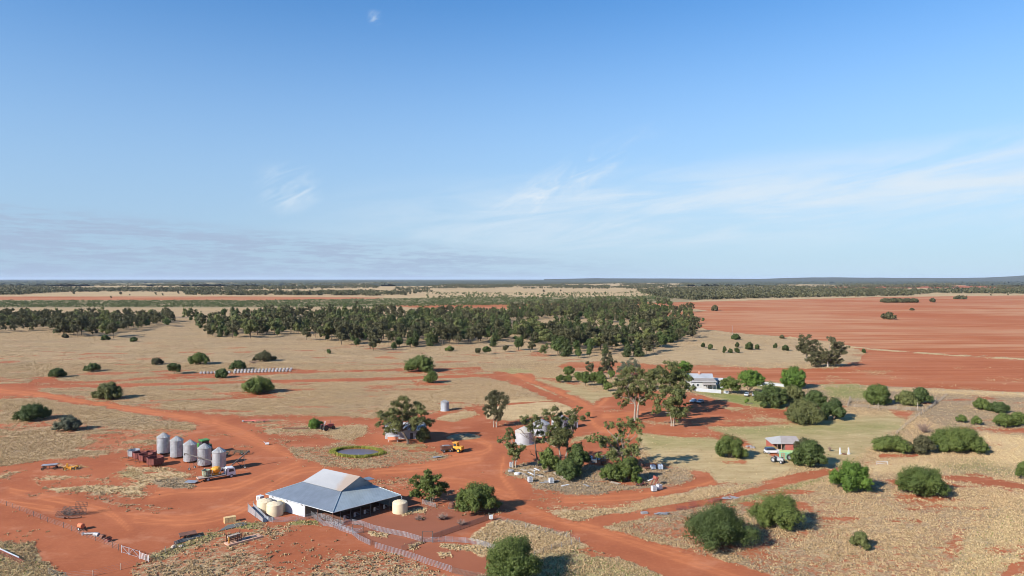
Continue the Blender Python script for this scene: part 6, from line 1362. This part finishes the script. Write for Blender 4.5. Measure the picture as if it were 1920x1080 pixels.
# ---------------- red shed group
A = P(1449, 846); Bq = P(1501, 847); rz = ang(A, Bq); ln = (Bq - A).length; t = thing('red_shed', 'red walled workshop with a grey hip roof', 'shed', A, rz); dp = 7
gr_ = corr('roof_mid_grey', (.30, .265, .25), .6, .1, .05, (1, 0, 0)); lg = mat('roof_light_grey', (.37, .36, .345), .5, .1, .05)
hx0, hx1, rh, eh = 3.4, ln - .3, 4.1, 2.5
MB().slab([(2.6, -.4, eh), (ln + .4, -.4, eh), (ln - .2, dp / 2 + .2, rh), (hx0, dp / 2 + .2, rh)], .08).build('roof', gr_, t)
MB().slab([(hx0, dp / 2 + .2, rh), (ln - .2, dp / 2 + .2, rh), (ln + .4, dp + .4, eh), (-.4, dp + .4, eh)], .08).build('roof', gr_, t)
MB().slab([(-.5, -.4, eh - .05), (2.55, -.4, eh - .05), (hx0 - .03, dp / 2 + .2, rh), (-.4, dp + .4, eh - .05)], .08).build('roof', lg, t)
REDW = mat('wall_red', (.30, .085, .065), .75, var=.12); MB().wall((3.8, 0), (ln, 0), 0, 2.4).wall((ln, 0), (ln, dp), 0, 2.4).wall((0, dp), (ln, dp), 0, 2.4).build('wall', REDW, t)
MB().wall((3.8, 0), (3.8, dp), 0, 2.4).build('inner_wall', mat('bay_shade_board', (.12, .10, .08)), t)
for x in (0, 1.3, 2.6): MB().box((x, -.1, 1.2), (.12, .12, 2.4)).build('post', mat('post_pink', (.5, .3, .22), .8), t)
MB().box((1.3, -.1, .55), (2.6, .08, .3)).build('railing', mat('post_pink', (.5, .3, .22)), t)
A = P(1464, 861.5); Bq = P(1490, 862.5); rz = ang(A, Bq); ln = (Bq - A).length; mg = mat('mint_green', (.20, .42, .27), .7, var=.12); t = thing('storage_container', 'mint green storage container in front of the red shed', 'container', A, rz)
MB().box((ln / 2, 1.1, 1.15), (ln, 2.2, 2.2)).build('body', mg, t); MB().box((ln / 2, 1.1, 2.3), (ln + .1, 2.3, .1)).build('roof', mat('lime_lid', (.36, .46, .18), .7), t)
m = MB(); 
for k in range(14): m.box((.15 + (ln - .3) * k / 13, -.03, 1.15), (.08, .06, 1.9))
m.build('rib', mg, t)
t = thing('red_cage', 'faded red steel cage beside the mint container', 'cage', P(1467.5, 861), rz); f = MB()
for x in (-.5, 0, .5): f.box((x, -.5, .95), (.07, .07, 1.9)).box((x, .5, .95), (.07, .07, 1.9))
for z in (.1, .7, 1.3, 1.85): f.box((0, -.5, z), (1.1, .06, .06)).box((0, .5, z), (1.1, .06, .06))
f.build('frame', mat('cage_red', (.5, .10, .08), .7), t); MB().box((0, .4, .95), (1.0, .05, 1.7)).build('back_panel', mat('cage_red', (.5, .1, .08)), t)
def bigtyre(label, px, py, r_, w, rz, lean=0.0, grp=None):
    t = thing('loose_tyre', label, 'tyre', P(px, py), rz, grp); wheel(t, 0, 0, r_, w, GREYST, 'tyre'); t.rotation_euler.x = lean; return t
bigtyre('big tractor tyre leaning on the mint container', 1481, 863.5, .95, .55, .05, -.15)
bigtyre('dark tyre standing beside the red cage', 1466, 867, .8, .45, .9)
tractor('wheeled chassis with big tyres left of the red cage', 1457, 867, -.9, mat('chassis_white', (.28, .28, .28), .7), False, GREYST, .85)
t = thing('ride_on_mower', 'yellow ride on mower in front of the dark bush', 'mower', P(1511, 869.5), .1); MB().prism([(.1, .35), (1.1, .4), (1.1, .85), (.2, .95)], -.35, .35).build('hood', YEL, t); MB().box((-.3, 0, .55), (1.2, 1.1, .18)).build('deck', YEL, t); MB().box((-.45, 0, .8), (.45, .5, .12)).box((-.68, 0, 1.0), (.1, .5, .4)).build('seat', STEEL, t)
for x, q_ in ((-.5, .32), (.8, .24)):
    for s_ in (-1, 1): wheel(t, x, s_ * .5, q_, .2, YEL)
for px_, lb in ((1575, 'left white post of the pair on the lawn edge'), (1591, 'right white post of the pair on the lawn edge')):
    t = thing('white_post', lb, 'post', P(px_, 852), .2); MB().prism([(-.35, 0), (.35, 0), (.25, 1.0), (.12, 2.1), (-.12, 2.1), (-.2, 1.0)], -.1, .1).build('board', WHITE, t); MB().box((.3, 0, .25), (.7, .1, .1)).build('foot', WHITE, t)
t = thing('fire_pit', 'low dark ring of logs between the two white posts', 'fire pit', P(1583, 852)); 
for k in range(7): a_ = k * .9; MB().tube((.7 * math.cos(a_), .5 * math.sin(a_), .12), (.7 * math.cos(a_ + .8), .5 * math.sin(a_ + .8), .14), .1, n=6).build('log', DRUST, t)
mp, rz, ln = W2((1644, 871.5), (1664, 871)); t = thing('white_gate', 'low white gate frame on the track below the hedge bushes', 'gate', mp, rz)
for x in (-ln / 2, ln / 2): MB().box((x, 0, .5), (.1, .1, 1.0)).build('post', WHITE, t)
MB().tube((-ln / 2, 0, .9), (ln / 2, 0, .9), .05, n=5).tube((-ln / 2, 0, .3), (ln / 2, 0, .5), .05, n=5).build('rail', WHITE, t)
for px_, py_, lb in ((1404, 838, 'left low heap of grey rubble right of the lone lawn bush'), (1413, 840, 'right low heap of grey rubble beyond the lone lawn bush')):
    t = thing('rubble_heap', lb, 'rubble', P(px_, py_)); q = random.Random(px_)
    for k in range(7): MB().lathe([(.001, 0), (.35, .02), (.4, .25), (.2, .45), (.001, .5)], 6, (q.uniform(-1, 1), q.uniform(-.5, .5), 0)).build('rock', mat('grey_rubble', (.22, .20, .20), .9), t)
# ---------------- scrap island
TOTE = mat('tote_white', (.48, .50, .53), .5, var=.06)
def tote(label, px, py, rz=.3, w_=1.1, h_=1.15, m_=None):
    t = thing('storage_tote', label, 'storage tote', P(px, py), rz); MB().box((0, 0, .15 + h_ / 2), (w_, w_ * .9, h_)).build('tank', m_ or TOTE, t); f = MB()
    for x in (-.52, -.17, .17, .52):
        for s_ in (-1, 1): f.box((x * w_, s_ * w_ * .47, .15 + h_ / 2), (.05, .04, h_))
    for z in (.2, .55, .9, 1.2):
        for s_ in (-1, 1): f.box((0, s_ * w_ * .48, z * h_), (w_ * 1.06, .04, .04))
    f.build('cage', GALV, t); MB().box((0, 0, .07), (w_, w_ * .9, .14)).build('pallet', STEEL, t); MB().lathe([(.18, h_ + .14), (.18, h_ + .22), (.001, h_ + .22)], 10).build('cap', STEEL, t)
tote('white tote at the left corner of the scrap island, on red soil', 994, 904)
tote('white tote near a plank pile, second from the left', 1033.5, 906)
tote('white tote, left of the pair at the island bottom right', 1226, 921)
tote('white tote, right of the pair at the island bottom right', 1236, 918, .5)
tote('bluish tote in the tree shade, left one', 1224, 880, .2, 1.2, 1.1, mat('tote_blue', (.42, .50, .62), .5))
tote('bluish tote in the tree shade, right one', 1238, 880, .1, 1.2, 1.2, mat('tote_blue', (.42, .50, .62), .5))
tote('white tote at the foot of the narrow gum', 959, 876, .2, .9, 1.2)
for px_, py_, lb, m_ in ((970, 890, 'white rounded drum at the left tip of the scrap island', WHITE), (958, 885, 'flat grey tub at the very left tip of the scrap island', GREYST)):
    t = thing('tub', lb, 'tub', P(px_, py_), .3); v0 = MB(); v0.lathe([(.7, 0), (.75, .5), (.6, .65), (.001, .68)], 14); MB().add([(x * 1.2, y * .8, z) for x, y, z in v0.v], v0.f).build('body', m_, t, smooth=True); MB().box((0, 0, .03), (1.3, .9, .06)).build('base', STEEL, t)
pl_ = [(978, 880, 990, 884, 0), (991, 886, 1002, 891, 1), (994, 880, 1005, 884, 0), (1003, 879, 1013, 883, 1), (976, 886, 992, 894, 0), (985, 890, 1000, 898, 0), (1018, 886, 1036, 882, 0), (1012, 906, 1032, 904, 2), (1020, 903, 1048, 902, 2), (1052, 912, 1066, 909, 1), (1096, 909, 1106, 913, 2), (1146, 904, 1162, 908, 0), (1040, 886, 1062, 900, 0), (1215, 902, 1224, 898, 1), (1008, 890, 1020, 895, 0)]
PM = [WOODG, WHITE, GREYST]
for k, (a0, a1, b0, b1, mi) in enumerate(pl_):
    mp, rz, ln = W2((a0, a1), (b0, b1)); o = MB(); nn_ = 3 if mi == 0 else 1
    for j in range(nn_): o.box((.1 * j, (j - nn_ / 2) * .4, .15 + .06 * (j % 2)), (ln, .25 if mi == 0 else .5, .14), .04 * (j - 1))
    o = o.build('timber_plank', PM[mi], None); o.location = mp; o.rotation_euler.z = rz
    tag(o, ['weathered grey planks lying on the scrap island', 'bright white board lying on the scrap island', 'dull grey beam lying on the scrap island'][mi], 'planks', 'boards and beams on the scrap island')
t = thing('steel_post', 'square steel bollard standing among the white boards', 'post', P(1002, 893)); MB().box((0, 0, .8), (.35, .35, 1.6)).build('post', GREYST, t); MB().box((0, 0, 1.62), (.45, .45, .08)).build('cap', WHITE, t)
# machinery row in the shade between gums
q = random.Random(4)
for k, (px_, py_, c_, lb) in enumerate([(1106, 862, 'tote_blue', 'bluish machine part in the gum shade, leftmost'), (1114, 868, 'grey_steel', 'grey engine block in the gum shade, second'), (1122, 862, 'tote_blue', 'bluish drum stack in the gum shade, top of the row'), (1131, 870, 'dark_rust', 'rusty gearbox in the gum shade, lowest'), (1136, 861, 'grey_steel', 'grey machine in the gum shade, right end')]):
    t = thing('machine_part', lb, 'machinery', P(px_, py_), q.uniform(0, 3)); mm = MATS[c_]; MB().box((0, 0, .6), (1.4, .9, .9)).build('block', mm, t); MB().tube((-.9, 0, .5), (1.2, .3, .9), .16, n=7).build('shaft', STEEL, t); wheel(t, .2, .65, .4, .2, DRUST)
for k, (px_, py_) in enumerate([(1205, 876), (1213, 880)]):
    t = thing('old_harrow', ['dark old harrow right of the bright bush, left one', 'dark old harrow right of the bright bush, right one'][k], 'harrow', P(px_, py_), .2); MB().box((0, 0, .5), (1.8, 1.2, .15)).box((0, 0, .8), (.8, .6, .5)).build('frame', DRUST, t); wheel(t, .4, .6, .35, .2, DRUST)
t = thing('scrap_chute', 'rusty upright chute frame above the bottom right totes', 'scrap', P(1229, 910), .3)
for s_ in (-.7, .7): MB().tube((-1.1, s_, 0), (.3, s_, 2.3), .13, n=5).tube((1.1, s_, 0), (-.2, s_, 2.1), .11, n=5).build('leg', RUST, t)
MB().box((.1, 0, 2.0), (.8, 1.5, .7), 0, .4).build('chute', RUST, t)
t = thing('wheel_pile', 'tangle of rusty wheels left of the upright chute', 'scrap', P(1204, 911), .3); 
for k in range(4): wheel(t, -1.2 + .8 * k, .3 * (-1) ** k, .38, .14, DRUST)
MB().tube((-1.5, 0, .5), (1.5, .2, .6), .09, n=5).tube((-.8, -.5, .2), (.9, .6, 1.0), .07, n=5).build('axle', RUST, t)
t = thing('light_pole', 'short dark pole with a white curved arm right of the spreading gum', 'pole', P(1192, 872)); MB().tube((0, 0, 0), (0, 0, 2.2), .06, n=6).build('pole', STEEL, t); MB().tube((0, 0, 2.1), (-1.6, 0, 2.6), .08, n=6).build('arm', WHITE, t)
# scrap along the track right
for (px_, py_, lb, k) in [(1244, 965, 'heap of bluish grey scrap sheets beside the track', 0), (1208, 963, 'small grey block stack left of the bluish scrap heap', 1), (1278, 955, 'tangled rusty wire frame, left one by the track', 2), (1298, 951, 'upright rusty mesh crate by the track', 3), (1336, 940, 'low rust red sheet pile by the track', 4), (1368, 935, 'grey cut stump heap right of the rust red sheets', 0)]:
    t = thing('scrap_heap', lb, 'scrap', P(px_, py_), .2); q = random.Random(px_)
    if k == 0:
        for j in range(8): MB().box((q.uniform(-1.6, 1.6), q.uniform(-.5, .5), q.uniform(.1, .4)), (q.uniform(.8, 1.8), q.uniform(.3, .8), .1), q.uniform(-.5, .5), q.uniform(-.2, .2)).build('sheet', GREYST, t)
    elif k == 1:
        for j in range(4): MB().box((-.6 + .4 * j, 0, .2), (.35, .8, .4)).build('block', GREYST, t)
    elif k == 4:
        for j in range(6): MB().box((q.uniform(-2, 2), q.uniform(-.5, .5), .15 + .08 * j), (q.uniform(1.4, 2.6), q.uniform(.5, 1.1), .08), q.uniform(-.4, .4), q.uniform(-.1, .1)).build('sheet', RUST, t)
    else:
        m = MB(); w_ = 1.6 if k == 3 else 2.6; h_ = 1.5 if k == 3 else .8
        for j in range(7): m.tube((-w_ / 2 + w_ * j / 6, -.5, 0), (-w_ / 2 + w_ * j / 6 + (0 if k == 3 else q.uniform(-.5, .5)), -.5, h_), .035, n=4).tube((-w_ / 2 + w_ * j / 6, .5, 0), (-w_ / 2 + w_ * j / 6, .5 + (0 if k == 3 else q.uniform(-.5, .5)), h_), .035, n=4)
        for j in range(4): m.tube((-w_ / 2, -.5, h_ * j / 3), (w_ / 2, -.5, h_ * j / 3), .035, n=4).tube((-w_ / 2, .5, h_ * j / 3), (w_ / 2, .5, h_ * j / 3), .035, n=4)
        m.build('bars', RUST, t); MB().box((0, 0, .06), (w_, 1, .08)).build('base', DRUST, t)
# ---------------- stock yards right, fences
def raily(label, pts, h=1.3, step=2.6):
    ps, w_ = along(pts, step); O = w_[0]; t = thing('rail_fence', label, 'fence', O); q = random.Random(int(pts[0][0]))
    for p in ps[:98]: a = p - O; MB().tube(a, a + Vector((q.uniform(-.1, .1), q.uniform(-.1, .1), h * q.uniform(.8, 1.25))), .11, n=5).build('post', WOODG, t)
    for k in range(3):
        m = MB()
        for a, b in zip(ps[:-1], ps[1:]): m.tube(a - O + Vector((0, 0, h * (.25 + .33 * k) + q.uniform(-.08, .08))), b - O + Vector((0, 0, h * (.25 + .33 * k) + q.uniform(-.08, .08))), .05, n=4)
        m.build('rail', WOODG, t)
raily('grey timber yard rails along the upper lawn edge', [(1590, 763), (1620, 764), (1648, 766), (1680, 768), (1725, 771)])
raily('upper timber rails of the old stock yard', [(1596, 752), (1625, 753), (1640, 755), (1670, 748)])
raily('short timber rails running between the two yard lines', [(1594, 747), (1590, 763)])
raily('timber rails right of the yard bushes', [(1700, 770), (1740, 768), (1752, 760), (1756, 752)])
for px_, py_, hh_, lb in ((1646.5, 767, 2.6, 'tall pale strainer post below the rounded yard bush'), (1720.5, 770, 3.4, 'tall thin grey post in front of the yard bushes'), (1594, 755, 2.8, 'thick dark stump post at the left of the stock yard')):
    t = thing('yard_post', lb, 'post', P(px_, py_)); MB().tube((0, 0, 0), (.05, 0, hh_), .16, .12, 7).build('post', WOODG, t); MB().tube((-.4, 0, hh_ * .7), (.4, 0, hh_ * .72), .05, n=4).build('crossbar', WOODG, t)
wirefence('wire fence running diagonally up the right slope to the red field', [(1680, 815), (1700, 797), (1725, 778), (1755, 758), (1775, 742)], 3, pm=WOODG, r_=.09)
wirefence('wire fence crossing below the red field at right', [(1480, 727), (1600, 726), (1760, 733), (1920, 741)], 6, pm=GREYST, r_=.06, wires=2)
t = thing('windmill_mast', 'thin radio mast at the corner of the red field', 'mast', P(1373, 626)); MB().tube((0, 0, 0), (0, 0, 8), .12, .08, 5).build('pole', GREYST, t); MB().box((0, 0, 8), (1.2, .1, .1)).build('crossarm', GREYST, t)
t = thing('garden_stake', 'short bench like trough on the bright lawn', 'trough', P(1403, 757.5)); MB().box((.8, 0, .35), (2.0, .5, .1)).build('top', WOODG, t)
for x in (.1, 1.5): MB().box((x, 0, .15), (.1, .4, .3)).build('leg', WOODG, t)

# ---------------- air
me = bpy.data.meshes.new('haze'); x0, x1, y0, y1, z0, z1 = -95000, 95000, -2500, 95000, -1.6, 240
me.from_pydata([(x, y, z) for x in (x0, x1) for y in (y0, y1) for z in (z0, z1)], [], [(0, 1, 3, 2), (4, 6, 7, 5), (0, 4, 5, 1), (2, 3, 7, 6), (0, 2, 6, 4), (1, 5, 7, 3)])
hm = bpy.data.materials.new('air'); hm.use_nodes = True; hm.node_tree.nodes.clear()
vo = hm.node_tree.nodes.new('ShaderNodeVolumePrincipled'); oo = hm.node_tree.nodes.new('ShaderNodeOutputMaterial'); hm.node_tree.links.new(vo.outputs[0], oo.inputs['Volume'])
vo.inputs['Color'].default_value = (0.66, 0.80, 1.0, 1); vo.inputs['Density'].default_value = 0.000014; vo.inputs['Anisotropy'].default_value = 0.0
me.materials.append(hm); hz = bpy.data.objects.new('haze', me); COL.objects.link(hz); hz['kind'] = 'stuff'; hz['label'] = 'thin blue air fading the far country'
